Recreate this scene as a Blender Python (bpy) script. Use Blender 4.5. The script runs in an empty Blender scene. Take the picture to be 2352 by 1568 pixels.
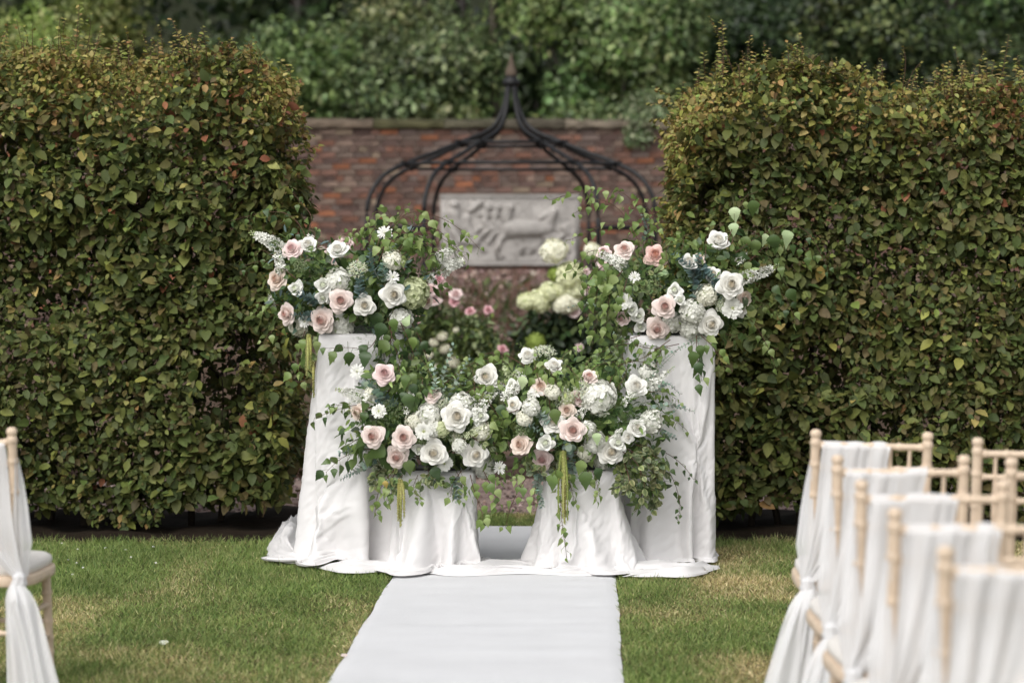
import bpy, math, random
import numpy as np
from mathutils import Matrix, Vector

scene = bpy.context.scene
COL = scene.collection
R = math.radians
rng = np.random.default_rng(7)
random.seed(7)

# ------------------------------------------------------------------ camera, sky, sun, exposure
F = 5553.0                      # focal length in pixels of a 2352 px wide picture
CU, HV, EYE = 1176.0, 575.0, 1.5
cam = bpy.data.cameras.new('camera')
cam.sensor_width = 36.0
cam.lens = F / 2352 * 36
cam.shift_y = -209 / 2352
cam.clip_start, cam.clip_end = 0.1, 2000
cam.dof.use_dof = True
cam.dof.focus_distance = 11.1
cam.dof.aperture_fstop = 2.3
cam_o = bpy.data.objects.new('camera', cam)
cam_o.location = (0, 0, EYE)
cam_o.rotation_euler = (R(90), 0, 0)
COL.objects.link(cam_o)
scene.camera = cam_o

SUN_EL, SUN_AZ = R(47), R(207)      # azimuth clockwise from +Y
world = bpy.data.worlds.new('World')
scene.world = world
world.use_nodes = True
wn = world.node_tree
wn.nodes.clear()
sky = wn.nodes.new('ShaderNodeTexSky')
sky.sky_type = 'NISHITA'
sky.sun_disc = False
sky.sun_elevation = SUN_EL
sky.sun_rotation = SUN_AZ
sky.air_density = 1.0
sky.dust_density = 4.0
hs = wn.nodes.new('ShaderNodeHueSaturation')
hs.inputs['Saturation'].default_value = 0.17
bg = wn.nodes.new('ShaderNodeBackground')
bg.inputs['Strength'].default_value = 0.15
wo = wn.nodes.new('ShaderNodeOutputWorld')
wn.links.new(sky.outputs[0], hs.inputs['Color'])
wn.links.new(hs.outputs[0], bg.inputs['Color'])
wn.links.new(bg.outputs[0], wo.inputs[0])

sl = bpy.data.lights.new('sun', 'SUN')
sl.energy = 1.15
sl.angle = R(75)
sl.color = (1.0, 0.96, 0.9)
so = bpy.data.objects.new('sun', sl)
sd = Vector((math.sin(SUN_AZ) * math.cos(SUN_EL), math.cos(SUN_AZ) * math.cos(SUN_EL), math.sin(SUN_EL)))
so.rotation_euler = sd.to_track_quat('Z', 'Y').to_euler()
COL.objects.link(so)

vs = scene.view_settings
vs.view_transform = 'Standard'
vs.look = 'None'
vs.exposure = 0.22
vs.gamma = 1.0
vs.use_curve_mapping = False
scene.cycles.use_denoising = True
scene.cycles.max_bounces = 8
scene.cycles.transparent_max_bounces = 8

# ------------------------------------------------------------------ helpers
def at(u, v, Y):
    return np.array([(u - CU) * Y / F, Y, EYE - (v - HV) * Y / F])

def nrm(a):
    a = np.asarray(a, float)
    return a / np.maximum(np.linalg.norm(a, axis=-1, keepdims=True), 1e-9)

def smooth(x, a, b):
    t = np.clip((np.asarray(x, float) - a) / (b - a), 0, 1)
    return t * t * (3 - 2 * t)

def _h(ix, iy, iz, seed):
    h = (ix.astype(np.int64) * 374761393 + iy.astype(np.int64) * 668265263 + iz.astype(np.int64) * 2147483647 + seed * 974711) & 0xffffffff
    h = ((h ^ (h >> 13)) * 1274126177) & 0xffffffff
    h = h ^ (h >> 16)
    return (h & 0xffff) / 32767.5 - 1.0

def noise(x, y, z=0.0, seed=0):
    x, y, z = np.broadcast_arrays(np.asarray(x, float), np.asarray(y, float), np.asarray(z, float))
    ix, iy, iz = np.floor(x).astype(np.int64), np.floor(y).astype(np.int64), np.floor(z).astype(np.int64)
    fx, fy, fz = x - ix, y - iy, z - iz
    fx, fy, fz = [f * f * f * (f * (f * 6 - 15) + 10) for f in (fx, fy, fz)]
    out = 0
    for a in (0, 1):
        for b in (0, 1):
            for c in (0, 1):
                w = (fx if a else 1 - fx) * (fy if b else 1 - fy) * (fz if c else 1 - fz)
                out = out + w * _h(ix + a, iy + b, iz + c, seed)
    return out

def fbm(x, y, z=0.0, seed=0, o=3):
    s, a = 0, 1.0
    for k in range(o):
        s = s + a * noise(np.asarray(x) * 2 ** k, np.asarray(y) * 2 ** k, np.asarray(z) * 2 ** k, seed + k)
        a *= 0.5
    return s

def np_mesh(name, V, T, col=None, mat=None, smooth_=True):
    V = np.asarray(V, np.float32).reshape(-1, 3)
    T = np.asarray(T, np.int32).reshape(-1, 3)
    me = bpy.data.meshes.new(name)
    me.vertices.add(len(V))
    me.vertices.foreach_set('co', V.ravel())
    me.loops.add(T.size)
    me.loops.foreach_set('vertex_index', T.ravel())
    me.polygons.add(len(T))
    me.polygons.foreach_set('loop_start', np.arange(0, T.size, 3, dtype=np.int32))
    me.polygons.foreach_set('loop_total', np.full(len(T), 3, np.int32))
    me.polygons.foreach_set('use_smooth', np.full(len(T), bool(smooth_)))
    if col is not None:
        c = np.ones((len(V), 4), np.float32)
        c[:, :3] = np.broadcast_to(np.asarray(col, np.float32), (len(V), 3))
        at_ = me.color_attributes.new('Col', 'FLOAT_COLOR', 'POINT')
        at_.data.foreach_set('color', c.ravel())
    if mat:
        me.materials.append(mat)
    me.update(calc_edges=True)
    return me

class Acc:
    def __init__(s):
        s.V, s.T, s.C, s.n = [], [], [], 0
    def add(s, V, Fc, col=(1, 1, 1)):
        V = np.asarray(V, float).reshape(-1, 3)
        Fc = np.asarray(Fc, int)
        if Fc.shape[1] == 4:
            Fc = np.concatenate([Fc[:, (0, 1, 2)], Fc[:, (0, 2, 3)]])
        s.V.append(V)
        s.T.append(Fc + s.n)
        s.C.append(np.broadcast_to(np.asarray(col, float), V.shape))
        s.n += len(V)
        return s
    def scatter(s, tmpl, Rm, T, S, col):
        """tmpl=(V,T[,w]); Rm (k,3,3) columns are local axes; T (k,3); S (k,) or (k,3); col (k,3)"""
        tv, tt = np.asarray(tmpl[0], float), np.asarray(tmpl[1], int)
        k = len(T)
        if k == 0:
            return s
        S = np.asarray(S, float)
        S = S[:, None, None] if S.ndim == 1 else S[:, None, :]
        V = np.einsum('kij,kvj->kvi', Rm, tv[None] * S) + np.asarray(T)[:, None, :]
        f = tt[None] + (np.arange(k) * len(tv))[:, None, None]
        col = np.asarray(col, float)
        c = np.repeat(np.broadcast_to(col, (k, 3))[:, None, :], len(tv), 1)
        if len(tmpl) > 2:
            c = c * np.asarray(tmpl[2])[None]
        return s.add(V.reshape(-1, 3), f.reshape(-1, 3), c.reshape(-1, 3))
    def mesh(s, name, mat, smooth_=True):
        return np_mesh(name, np.concatenate(s.V), np.concatenate(s.T), np.concatenate(s.C), mat, smooth_)
    def build(s, name, mat, parent=None, smooth_=True, kind=None):
        return link(name, s.mesh(name, mat, smooth_), parent, kind=kind)

def link(name, me, parent=None, loc=None, mat4=None, kind=None):
    o = bpy.data.objects.new(name, me)
    COL.objects.link(o)
    if parent is not None:
        o.parent = parent
    if mat4 is not None:
        o.matrix_basis = mat4
    elif loc is not None:
        o.location = tuple(float(q) for q in loc)
    if kind:
        o['kind'] = kind
    return o

def tag(o, label, cat, group=None):
    o['label'] = label
    o['category'] = cat
    if group:
        o['group'] = group
    return o

def thing(name, label, cat, loc=(0, 0, 0), rz=0.0, group=None):
    o = bpy.data.objects.new(name, None)
    o.empty_display_size = 0.1
    COL.objects.link(o)
    o.location = tuple(float(q) for q in loc)
    o.rotation_euler = (0, 0, rz)
    return tag(o, label, cat, group)

def structure(name, me):
    return link(name, me, kind='structure')

def grid_faces(n, m, wrap=False):
    """n columns x m rows of points, index = row*n + col"""
    i = np.arange(n if wrap else n - 1)
    j = np.arange(m - 1)
    ii, jj = np.meshgrid(i, j)
    ii, jj = ii.ravel(), jj.ravel()
    i2 = (ii + 1) % n
    return np.stack([jj * n + ii, jj * n + i2, (jj + 1) * n + i2, (jj + 1) * n + ii], 1)

def boxV(x0, x1, y0, y1, z0, z1):
    V = np.array([(x, y, z) for x in (x0, x1) for y in (y0, y1) for z in (z0, z1)], float)
    Fc = np.array([(0, 1, 3, 2), (4, 6, 7, 5), (0, 4, 5, 1), (2, 3, 7, 6), (0, 2, 6, 4), (1, 5, 7, 3)])
    return V, Fc

def catmull(P, n):
    P = np.asarray(P, float)
    if len(P) == 2:
        t = np.linspace(0, 1, n)[:, None]
        return P[0] * (1 - t) + P[1] * t
    Q = np.vstack([2 * P[0] - P[1], P, 2 * P[-1] - P[-2]])
    out = []
    for x in np.linspace(0, len(P) - 1 - 1e-6, n):
        i = int(x)
        t = x - i
        a, b, c, d = Q[i], Q[i + 1], Q[i + 2], Q[i + 3]
        out.append(0.5 * (2 * b + (c - a) * t + (2 * a - 5 * b + 4 * c - d) * t * t + (3 * b - a - 3 * c + d) * t ** 3))
    return np.array(out)

def tube(P, r, sides=6, caps=True):
    P = np.asarray(P, float)
    n = len(P)
    r = np.broadcast_to(np.asarray(r, float), (n,))
    T = nrm(np.gradient(P, axis=0))
    ref = np.array([0, 0, 1.0]) if abs(T[:, 2]).mean() < 0.8 else np.array([1.0, 0, 0])
    A = nrm(np.cross(T, ref))
    B = np.cross(T, A)
    a = np.arange(sides) / sides * 2 * math.pi
    V = P[:, None] + r[:, None, None] * (np.cos(a)[None, :, None] * A[:, None] + np.sin(a)[None, :, None] * B[:, None])
    V = V.reshape(-1, 3)
    Fc = grid_faces(sides, n, True)
    Fc = np.concatenate([Fc[:, (0, 1, 2)], Fc[:, (0, 2, 3)]])
    if caps:
        V = np.vstack([V, P[0], P[-1]])
        k = np.arange(sides)
        k2 = (k + 1) % sides
        e = (n - 1) * sides
        Fc = np.vstack([Fc, np.stack([k2, k, np.full(sides, n * sides)], 1), np.stack([e + k, e + k2, np.full(sides, n * sides + 1)], 1)])
    return V, Fc

def lathe(prof, sides=16, axis_p=None):
    """prof: list of (r, z)"""
    prof = np.asarray(prof, float)
    P = np.zeros((len(prof), 3))
    P[:, 2] = prof[:, 1]
    a = np.arange(sides) / sides * 2 * math.pi
    V = np.stack([prof[:, 0][:, None] * np.cos(a), prof[:, 0][:, None] * np.sin(a), np.repeat(prof[:, 1][:, None], sides, 1)], -1).reshape(-1, 3)
    Fc = grid_faces(sides, len(prof), True)
    return V, Fc

def frames(axis, normal):
    """rotation matrices with columns side, axis, normal"""
    a = nrm(axis)
    n = np.asarray(normal, float)
    n = nrm(n - (n * a).sum(-1, keepdims=True) * a)
    s = np.cross(a, n)
    return np.stack([s, a, n], -1)

def mat4(Rm, T, s=1.0):
    s = np.broadcast_to(np.asarray(s, float), (3,))
    M = Matrix.Identity(4)
    for i in range(3):
        for j in range(3):
            M[i][j] = float(Rm[i][j] * s[j])
        M[i][3] = float(T[i])
    return M

def rnd3(k):
    return rng.normal(size=(k, 3))

# ------------------------------------------------------------------ materials
def new_mat(name):
    m = bpy.data.materials.new(name)
    m.use_nodes = True
    nt = m.node_tree
    b = nt.nodes['Principled BSDF']
    return m, nt, b

def attr_mat(name, rough=0.5, transl=0.0, nscale=40.0, namt=0.3, spec=0.4, bump=0.0, bscale=200.0, sheen=0.0, gain=1.0):
    m, nt, b = new_mat(name)
    N, L = nt.nodes, nt.links
    a = N.new('ShaderNodeAttribute')
    a.attribute_name = 'Col'
    tc = N.new('ShaderNodeTexCoord')
    nz = N.new('ShaderNodeTexNoise')
    nz.inputs['Scale'].default_value = nscale
    nz.inputs['Detail'].default_value = 4
    L.new(tc.outputs['Object'], nz.inputs['Vector'])
    mr = N.new('ShaderNodeMapRange')
    mr.inputs['From Min'].default_value = 0.25
    mr.inputs['From Max'].default_value = 0.75
    mr.inputs['To Min'].default_value = (1 - namt) * gain
    mr.inputs['To Max'].default_value = (1 + namt) * gain
    L.new(nz.outputs['Fac'], mr.inputs['Value'])
    mx = N.new('ShaderNodeVectorMath')
    mx.operation = 'SCALE'
    L.new(a.outputs['Color'], mx.inputs[0])
    L.new(mr.outputs[0], mx.inputs['Scale'])
    L.new(mx.outputs[0], b.inputs['Base Color'])
    b.inputs['Roughness'].default_value = rough
    b.inputs['Specular IOR Level'].default_value = spec
    if sheen:
        b.inputs['Sheen Weight'].default_value = sheen
    if bump:
        n2 = N.new('ShaderNodeTexNoise')
        n2.inputs['Scale'].default_value = bscale
        n2.inputs['Detail'].default_value = 5
        L.new(tc.outputs['Object'], n2.inputs['Vector'])
        bp = N.new('ShaderNodeBump')
        bp.inputs['Strength'].default_value = bump
        bp.inputs['Distance'].default_value = 0.01
        L.new(n2.outputs['Fac'], bp.inputs['Height'])
        L.new(bp.outputs[0], b.inputs['Normal'])
    if transl:
        t = N.new('ShaderNodeBsdfTranslucent')
        L.new(mx.outputs[0], t.inputs['Color'])
        ms = N.new('ShaderNodeMixShader')
        ms.inputs[0].default_value = transl
        L.new(b.outputs[0], ms.inputs[1])
        L.new(t.outputs[0], ms.inputs[2])
        L.new(ms.outputs[0], N['Material Output'].inputs['Surface'])
    return m

M_leaf = attr_mat('leaf', 0.4, 0.26, 60, 0.22, 0.45, gain=1.45)
M_hedge = attr_mat('hedge leaf', 0.55, 0.2, 45, 0.22, 0.25)
M_far = attr_mat('far leaf', 0.4, 0.2, 8, 0.25, 0.4, gain=1.3)
M_petal = attr_mat('petal', 0.6, 0.16, 30, 0.05, 0.25, gain=1.05)
M_stem = attr_mat('stem', 0.65, 0.0, 80, 0.25, 0.3)
M_grass = attr_mat('grass blade', 0.55, 0.2, 2.0, 0.2, 0.3, gain=1.75)
M_wood = attr_mat('limed wood', 0.5, 0.0, 25, 0.12, 0.4, 0.1, 90)
M_brick = attr_mat('brick', 0.9, 0.0, 14, 0.4, 0.15, 0.5, 60, gain=0.86)
M_mortar = attr_mat('mortar', 0.95, 0.0, 3, 0.45, 0.1, 0.4, 50)
M_stone = attr_mat('stone', 0.9, 0.0, 5, 0.25, 0.15, 0.3, 40)
M_coping = attr_mat('coping stone', 0.9, 0.0, 3.5, 0.6, 0.15, 0.5, 25)
M_iron = attr_mat('black painted iron', 0.42, 0.0, 30, 0.3, 0.3, 0.05, 60)
M_soil = attr_mat('soil', 0.95, 0.0, 7, 0.5, 0.1, 0.6, 30)
M_gravel = attr_mat('gravel', 0.95, 0.0, 30, 0.4, 0.1, 0.6, 60)
M_lawn = attr_mat('lawn soil', 0.95, 0.0, 9, 0.4, 0.1, 0.5, 60)
M_pad = attr_mat('ivory seat pad', 0.8, 0.0, 60, 0.04, 0.2, 0.1, 300)

def cloth_mat(name, base, rough, sheen, transl, transp, bstr, wrinkle=True):
    m, nt, b = new_mat(name)
    N, L = nt.nodes, nt.links
    b.inputs['Base Color'].default_value = (*base, 1)
    b.inputs['Roughness'].default_value = rough
    b.inputs['Sheen Weight'].default_value = sheen
    b.inputs['Specular IOR Level'].default_value = 0.4
    tc = N.new('ShaderNodeTexCoord')
    mp = N.new('ShaderNodeMapping')
    mp.inputs['Scale'].default_value = (1.0, 1.0, 0.55)
    L.new(tc.outputs['Object'], mp.inputs['Vector'])
    n1 = N.new('ShaderNodeTexNoise')
    n1.inputs['Scale'].default_value = 9 if wrinkle else 30
    n1.inputs['Detail'].default_value = 6
    n1.inputs['Roughness'].default_value = 0.62
    n1.inputs['Distortion'].default_value = 1.2
    if wrinkle:
        n1.noise_type = 'RIDGED_MULTIFRACTAL'
        n1.inputs['Scale'].default_value = 4.0
        n1.inputs['Detail'].default_value = 3
        n1.inputs['Distortion'].default_value = 0.9
    L.new(mp.outputs[0], n1.inputs['Vector'])
    bp = N.new('ShaderNodeBump')
    bp.inputs['Strength'].default_value = bstr
    bp.inputs['Distance'].default_value = 0.02
    L.new(n1.outputs['Fac'], bp.inputs['Height'])
    L.new(bp.outputs[0], b.inputs['Normal'])
    out = b.outputs[0]
    if transl:
        t = N.new('ShaderNodeBsdfTranslucent')
        t.inputs['Color'].default_value = (*base, 1)
        ms = N.new('ShaderNodeMixShader')
        ms.inputs[0].default_value = transl
        L.new(out, ms.inputs[1])
        L.new(t.outputs[0], ms.inputs[2])
        out = ms.outputs[0]
    if transp:
        t = N.new('ShaderNodeBsdfTransparent')
        ms = N.new('ShaderNodeMixShader')
        ms.inputs[0].default_value = transp
        L.new(out, ms.inputs[1])
        L.new(t.outputs[0], ms.inputs[2])
        out = ms.outputs[0]
    L.new(out, N['Material Output'].inputs['Surface'])
    return m

M_cloth = cloth_mat('white taffeta', (0.745, 0.73, 0.73), 0.42, 0.25, 0.05, 0.0, 0.17)
M_chiffon = cloth_mat('white chiffon', (0.84, 0.84, 0.85), 0.75, 0.2, 0.2, 0.16, 0.06, False)
M_runner = attr_mat('white carpet', 0.9, 0.0, 3.5, 0.035, 0.2, 0.35, 420)

# ------------------------------------------------------------------ leaf and petal templates (length 1 along +y, face towards +z)
def leaf_tmpl(half, fold=0.18, droop=0.15, shade=None):
    """half: [(halfwidth, y)] between base and tip; a folded leaf of triangles"""
    V = [(0, 0, 0)]
    T = []
    mids, ls, rs = [0], [], []
    for (w, y) in half:
        z = -droop * y * y
        V += [(0, y, z), (-w, y - 0.02, z + fold * w), (w, y - 0.02, z + fold * w)]
        k = len(V)
        mids.append(k - 3); ls.append(k - 2); rs.append(k - 1)
    V.append((0, 1, -droop))
    tip = len(V) - 1
    mids.append(tip)
    T += [(0, ls[0], mids[1]), (0, mids[1], rs[0])]
    for i in range(len(ls) - 1):
        T += [(mids[i + 1], ls[i], ls[i + 1]), (mids[i + 1], ls[i + 1], mids[i + 2]), (mids[i + 1], rs[i + 1], rs[i]), (mids[i + 1], mids[i + 2], rs[i + 1])]
    T += [(mids[-2], ls[-1], tip), (mids[-2], tip, rs[-1])]
    V = np.array(V, float)
    V[:, 0] += 0
    return V, np.array(T)

L_HEDGE = leaf_tmpl([(0.24, 0.22), (0.33, 0.5), (0.2, 0.8)], 0.25, 0.2)
L_BIRCH = leaf_tmpl([(0.17, 0.07), (0.31, 0.19), (0.385, 0.33), (0.32, 0.40), (0.33, 0.46), (0.235, 0.56), (0.24, 0.62), (0.12, 0.77)], 0.2, 0.22)
L_LONG = leaf_tmpl([(0.12, 0.2), (0.17, 0.5), (0.1, 0.8)], 0.25, 0.25)
L_ROUND = leaf_tmpl([(0.34, 0.15), (0.5, 0.5), (0.34, 0.86)], 0.12, 0.06)
L_FAR = leaf_tmpl([(0.27, 0.35), (0.22, 0.7)], 0.25, 0.2)
lv = L_HEDGE[0]
_w = np.ones((len(lv), 3))
_edge = np.abs(lv[:, 0]) > 0.1
_w[_edge] = (3.6, 2.7, 4.2)
L_VARI = (L_HEDGE[0] * np.array([1.15, 1, 1]), L_HEDGE[1], _w)
GRASS_T = (np.array([(-0.5, 0, 0), (0.5, 0, 0), (0, 1, 0)], float), np.array([(0, 1, 2)]))

def pick(pal, k, w=None):
    pal = np.asarray(pal, float)
    i = rng.choice(len(pal), size=k, p=None if w is None else np.asarray(w) / np.sum(w))
    c = pal[i] * (1 + rng.normal(size=(k, 1)) * 0.16) * (1 + rng.normal(size=(k, 3)) * 0.05)
    return np.clip(c, 0.004, 0.95)

# ------------------------------------------------------------------ ground, lawn, path, bed
def sheet(name, x0, x1, y0, y1, z, nx, ny, mat, colf, bumpf=None):
    X, Y = np.meshgrid(np.linspace(x0, x1, nx), np.linspace(y0, y1, ny))
    Z = np.full_like(X, z) + (bumpf(X, Y) if bumpf else 0)
    V = np.stack([X, Y, Z], -1).reshape(-1, 3)
    q = grid_faces(nx, ny)
    T = np.concatenate([q[:, (0, 1, 2)], q[:, (0, 2, 3)]])
    return structure(name, np_mesh(name, V, T, colf(V), mat))

def lawn_dry(x, y):
    n = fbm(x * 2.0, y * 1.5, 0, 3, 5)
    d = 0.48 + 0.42 * n - 0.32 * smooth(y, 10.2, 11.4) * (x < 0) + 0.16 * smooth(x, 0.3, 1.2)
    return np.clip(d, 0, 1)

def lawn_col(V):
    d = lawn_dry(V[:, 0], V[:, 1])[:, None]
    return np.array([0.05, 0.062, 0.02]) * (1 - d) + np.array([0.16, 0.12, 0.06]) * d

sheet('ground', -600, 600, -600, 900, -0.02, 13, 16, M_lawn, lambda V: np.full((len(V), 3), (0.05, 0.055, 0.022)))
sheet('lawn', -7, 7, 1.5, 13.75, 0.0, 120, 110, M_lawn, lawn_col)
sheet('hedge_soil', -7, -0.75, 12.42, 13.7, 0.006, 60, 20, M_soil, lambda V: np.full((len(V), 3), (0.022, 0.016, 0.011)), lambda X, Y: 0.03 * (1 + noise(X * 6, Y * 6)) * smooth(Y, 12.42, 12.6))
s2 = sheet('hedge_soil', 0.85, 7, 12.42, 13.7, 0.006, 60, 20, M_soil, lambda V: np.full((len(V), 3), (0.022, 0.016, 0.011)), lambda X, Y: 0.03 * (1 + noise(X * 6, Y * 6)) * smooth(Y, 12.42, 12.6))
sheet('gravel_path', -9, 9, 13.75, 15.85, 0.004, 140, 40, M_gravel, lambda V: np.array([0.27, 0.2, 0.175]) * (1 + 0.25 * fbm(V[:, 0] * 5, V[:, 1] * 5, 0, 9, 3))[:, None], lambda X, Y: 0.012 * noise(X * 12, Y * 12))
sheet('flower_bed', -9, 9, 15.95, 31.0, 0.12, 90, 80, M_soil, lambda V: np.array([0.085, 0.058, 0.042]) * (1 + 0.35 * fbm(V[:, 0] * 2, V[:, 1] * 2, 0, 5, 3))[:, None], lambda X, Y: 0.05 * noise(X * 2, Y * 2))

# pebbles of the path
k = 5200
pp = np.stack([rng.uniform(-4.5, 3.5, k), rng.uniform(13.78, 15.8, k), np.full(k, 0.008)], 1)
OCT = (np.array([(1, 0, 0), (0, 1, 0), (-1, 0, 0), (0, -1, 0), (0, 0, 0.7), (0, 0, -0.5)], float), np.array([(0, 1, 4), (1, 2, 4), (2, 3, 4), (3, 0, 4), (1, 0, 5), (2, 1, 5), (3, 2, 5), (0, 3, 5)]))
Acc().scatter(OCT, frames(rnd3(k) * [1, 1, 0.2], np.tile([0, 0, 1.0], (k, 1))), pp, rng.uniform(0.008, 0.02, (k, 1)) * rng.uniform(0.7, 1.2, (k, 3)), pick([(0.34, 0.25, 0.22), (0.24, 0.17, 0.15), (0.42, 0.34, 0.3), (0.15, 0.11, 0.1)], k)).build('gravel', M_gravel, kind='stuff')

def runner_c(y):
    return -0.1225 + 0.032 * (y - 8.39)
RW = 0.512

# grass
def grass(k, y0, y1, dens_keep=True):
    y = rng.uniform(y0, y1, k)
    x = rng.uniform(-1, 1, k) * (0.215 * y + 1.5)
    keep = np.abs(x - runner_c(y)) > RW + 0.003
    keep |= y > 13.12
    keep &= ~(((x < -1.0) | (x > 0.85)) & (y > 12.5 + 0.1 * noise(x * 5, y * 0, 0, 4)))
    keep &= y < 13.75
    x, y = x[keep], y[keep]
    k = len(x)
    d = lawn_dry(x, y) + rng.normal(size=k) * 0.22
    ht = np.clip(rng.normal(0.023, 0.007, k), 0.008, 0.05) * (1.15 - 0.35 * np.clip(d, 0, 1)) * (1 + 0.3 * fbm(x * 3, y * 3, 0, 12, 2))
    ht = ht * (1 + 0.6 * smooth(y, 12.2, 12.55) * ((x < -1.0) | (x > 0.85)))
    lean = rng.normal(size=(k, 2)) * 0.75
    ax = np.stack([lean[:, 0], lean[:, 1], np.ones(k)], 1)
    nn = np.stack([rng.normal(size=k), rng.normal(size=k) - 0.5, 0.2 * np.ones(k)], 1)
    g = np.array([(0.085, 0.13, 0.03), (0.12, 0.165, 0.045), (0.06, 0.10, 0.026), (0.15, 0.18, 0.06)])
    b = np.array([(0.27, 0.215, 0.1), (0.36, 0.29, 0.15), (0.17, 0.165, 0.06), (0.44, 0.37, 0.22)])
    gc = g[rng.integers(0, 4, k)]
    bc = b[rng.integers(0, 4, k)]
    dd = np.clip(smooth(d, 0.25, 1.0), 0, 1)[:, None]
    c = gc * (1 - dd) + bc * dd
    c = c * (1 + 0.15 * rng.normal(size=(k, 1)))
    S = np.stack([rng.uniform(0.003, 0.0055, k), ht, np.ones(k)], 1)
    Z = np.zeros(k)
    return frames(ax, nn), np.stack([x, y, Z], 1), S, np.clip(c, 0.01, 0.6)
ga = Acc()
ga.scatter(GRASS_T, *grass(500000, 7.4, 13.75))
ga.build('grass', M_grass, smooth_=False, kind='stuff')

# aisle runner
ny, nx = 260, 40
yy = np.linspace(1.5, 13.07, ny)
cc = np.linspace(-1, 1, nx)
Cg, Yg = np.meshgrid(cc, yy)
edge = 0.006 * noise(Yg * 3, Cg * 0 + np.sign(Cg) * 7, 0, 2)
Xg = runner_c(Yg) + Cg * (RW + edge)
Zg = 0.0115 + 0.0025 * noise(Xg * 1.2, Yg * 6, 0, 8) + 0.002 * noise(Xg * 3, Yg * 14, 0, 18) + 0.005 * np.exp(-((np.mod(Yg + 0.03 * noise(Xg * 2, Yg), 0.62) - 0.3) / 0.018) ** 2) * (0.4 + 0.6 * noise(Xg * 2, Yg * 0.7, 0, 3))
Zg = np.where(np.abs(Cg) > 0.995, 0.004, Zg)
V = np.stack([Xg, Yg, Zg], -1).reshape(-1, 3)
q = grid_faces(nx, ny)
ru = link('aisle_runner', np_mesh('aisle_runner', V, np.concatenate([q[:, (0, 1, 2)], q[:, (0, 2, 3)]]), (0.665, 0.67, 0.685), M_runner))
tag(ru, 'long white carpet runner laid over the grass up to the flowers', 'aisle runner')

# ------------------------------------------------------------------ brick edging of the bed
edging = thing('brick_edging', 'low dark brick edging between gravel path and flower bed', 'garden edging', (0, 15.9, 0))
def brick_mesh(L, H, D, col, seed):
    r = np.random.default_rng(seed)
    V, Fc = boxV(-L / 2, L / 2, -D / 2, D / 2, -H / 2, H / 2)
    V = V + r.normal(size=V.shape) * [0.004, 0.003, 0.003]
    a = Acc().add(V, Fc, col)
    return a.mesh('brick', M_brick, False)
BC = [(0.155, 0.095, 0.078), (0.175, 0.098, 0.076), (0.14, 0.096, 0.08), (0.20, 0.103, 0.074), (0.175, 0.13, 0.108), (0.125, 0.083, 0.072), (0.28, 0.118, 0.066), (0.25, 0.19, 0.14), (0.21, 0.15, 0.12), (0.16, 0.12, 0.105)]
BW = [0.16, 0.14, 0.15, 0.1, 0.14, 0.1, 0.045, 0.04, 0.08, 0.08]
kerb = [brick_mesh(0.215, 0.068, 0.1, np.array(BC[i]) * 0.6, i) for i in (0, 2, 4, 5)]
for row in range(2):
    for i in range(26):
        x = -3.0 + i * 0.226 + (0.11 if row else 0)
        link('brick', kerb[int(rng.integers(0, 4))], edging, (x, rng.normal() * 0.004, 0.034 + 0.075 * row))
Acc().add(*boxV(-9, 9, -0.035, 0.05, 0, 0.125), (0.12, 0.1, 0.085)).build('mortar', M_mortar, edging)

# ------------------------------------------------------------------ garden wall
WY = 31.0
WS = F / WY
wall = thing('garden_wall', 'old red brick garden wall with weathered stone coping', 'wall', (0, WY, 0))
WTOP = 3.06
Acc().add(*boxV(-8, 8, 0.012, 0.42, 0, WTOP), (0.25, 0.195, 0.165)).build('mortar', M_mortar, wall)
bm_st = [[brick_mesh(0.214, 0.064, 0.1, np.array(c) * s, 10 * i + j) for j, s in enumerate((0.85, 1.0, 1.18))] for i, c in enumerate(BC)]
bm_hd = [[brick_mesh(0.102, 0.064, 0.1, np.array(c) * s, 100 + 10 * i + j) for j, s in enumerate((0.85, 1.0, 1.18))] for i, c in enumerate(BC)]
stuffb = Acc()
nb = 0
course = 0.0745
for r_ in range(int(WTOP / course)):
    z = course * (r_ + 0.5)
    x = -8 + (0.06 if r_ % 2 else 0.0) + rng.uniform(-0.03, 0.03)
    header = r_ % 2 == 0 and r_ % 4 == 0
    j = 0
    while x < 8:
        hd = (r_ % 5 == 2) or (j % 6 == 5)
        L = 0.102 if hd else 0.214
        cx = x + L / 2
        j += 1
        x += L + 0.015
        ci = int(rng.choice(len(BC), p=np.array(BW) / sum(BW)))
        u, v = CU + cx * WS, HV + (EYE - z) * WS
        if -0.93 < cx < 0.88 and 1.32 < z < 2.2:
            continue
        y = rng.normal() * 0.006
        rot = Matrix.Rotation(rng.normal() * 0.012, 4, 'Y')
        seen = 715 < u < 1520 and 300 < v < 505
        if seen and nb < 300 and not hd:
            o = link('brick', bm_st[ci][int(rng.integers(0, 3))], wall, mat4=Matrix.Translation((cx, y - 0.02 + 0.05, z)) @ rot)
            nb += 1
        else:
            V, Fc = boxV(cx - L / 2, cx + L / 2, y - 0.02, y + 0.06, z - 0.032, z + 0.032)
            stuffb.add(V + rng.normal(size=V.shape) * 0.003, Fc, np.array(BC[ci]) * rng.choice([0.85, 1.0, 1.18]))
stuffb.build('brickwork', M_brick, wall, False, 'stuff')
x = -8.0
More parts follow.
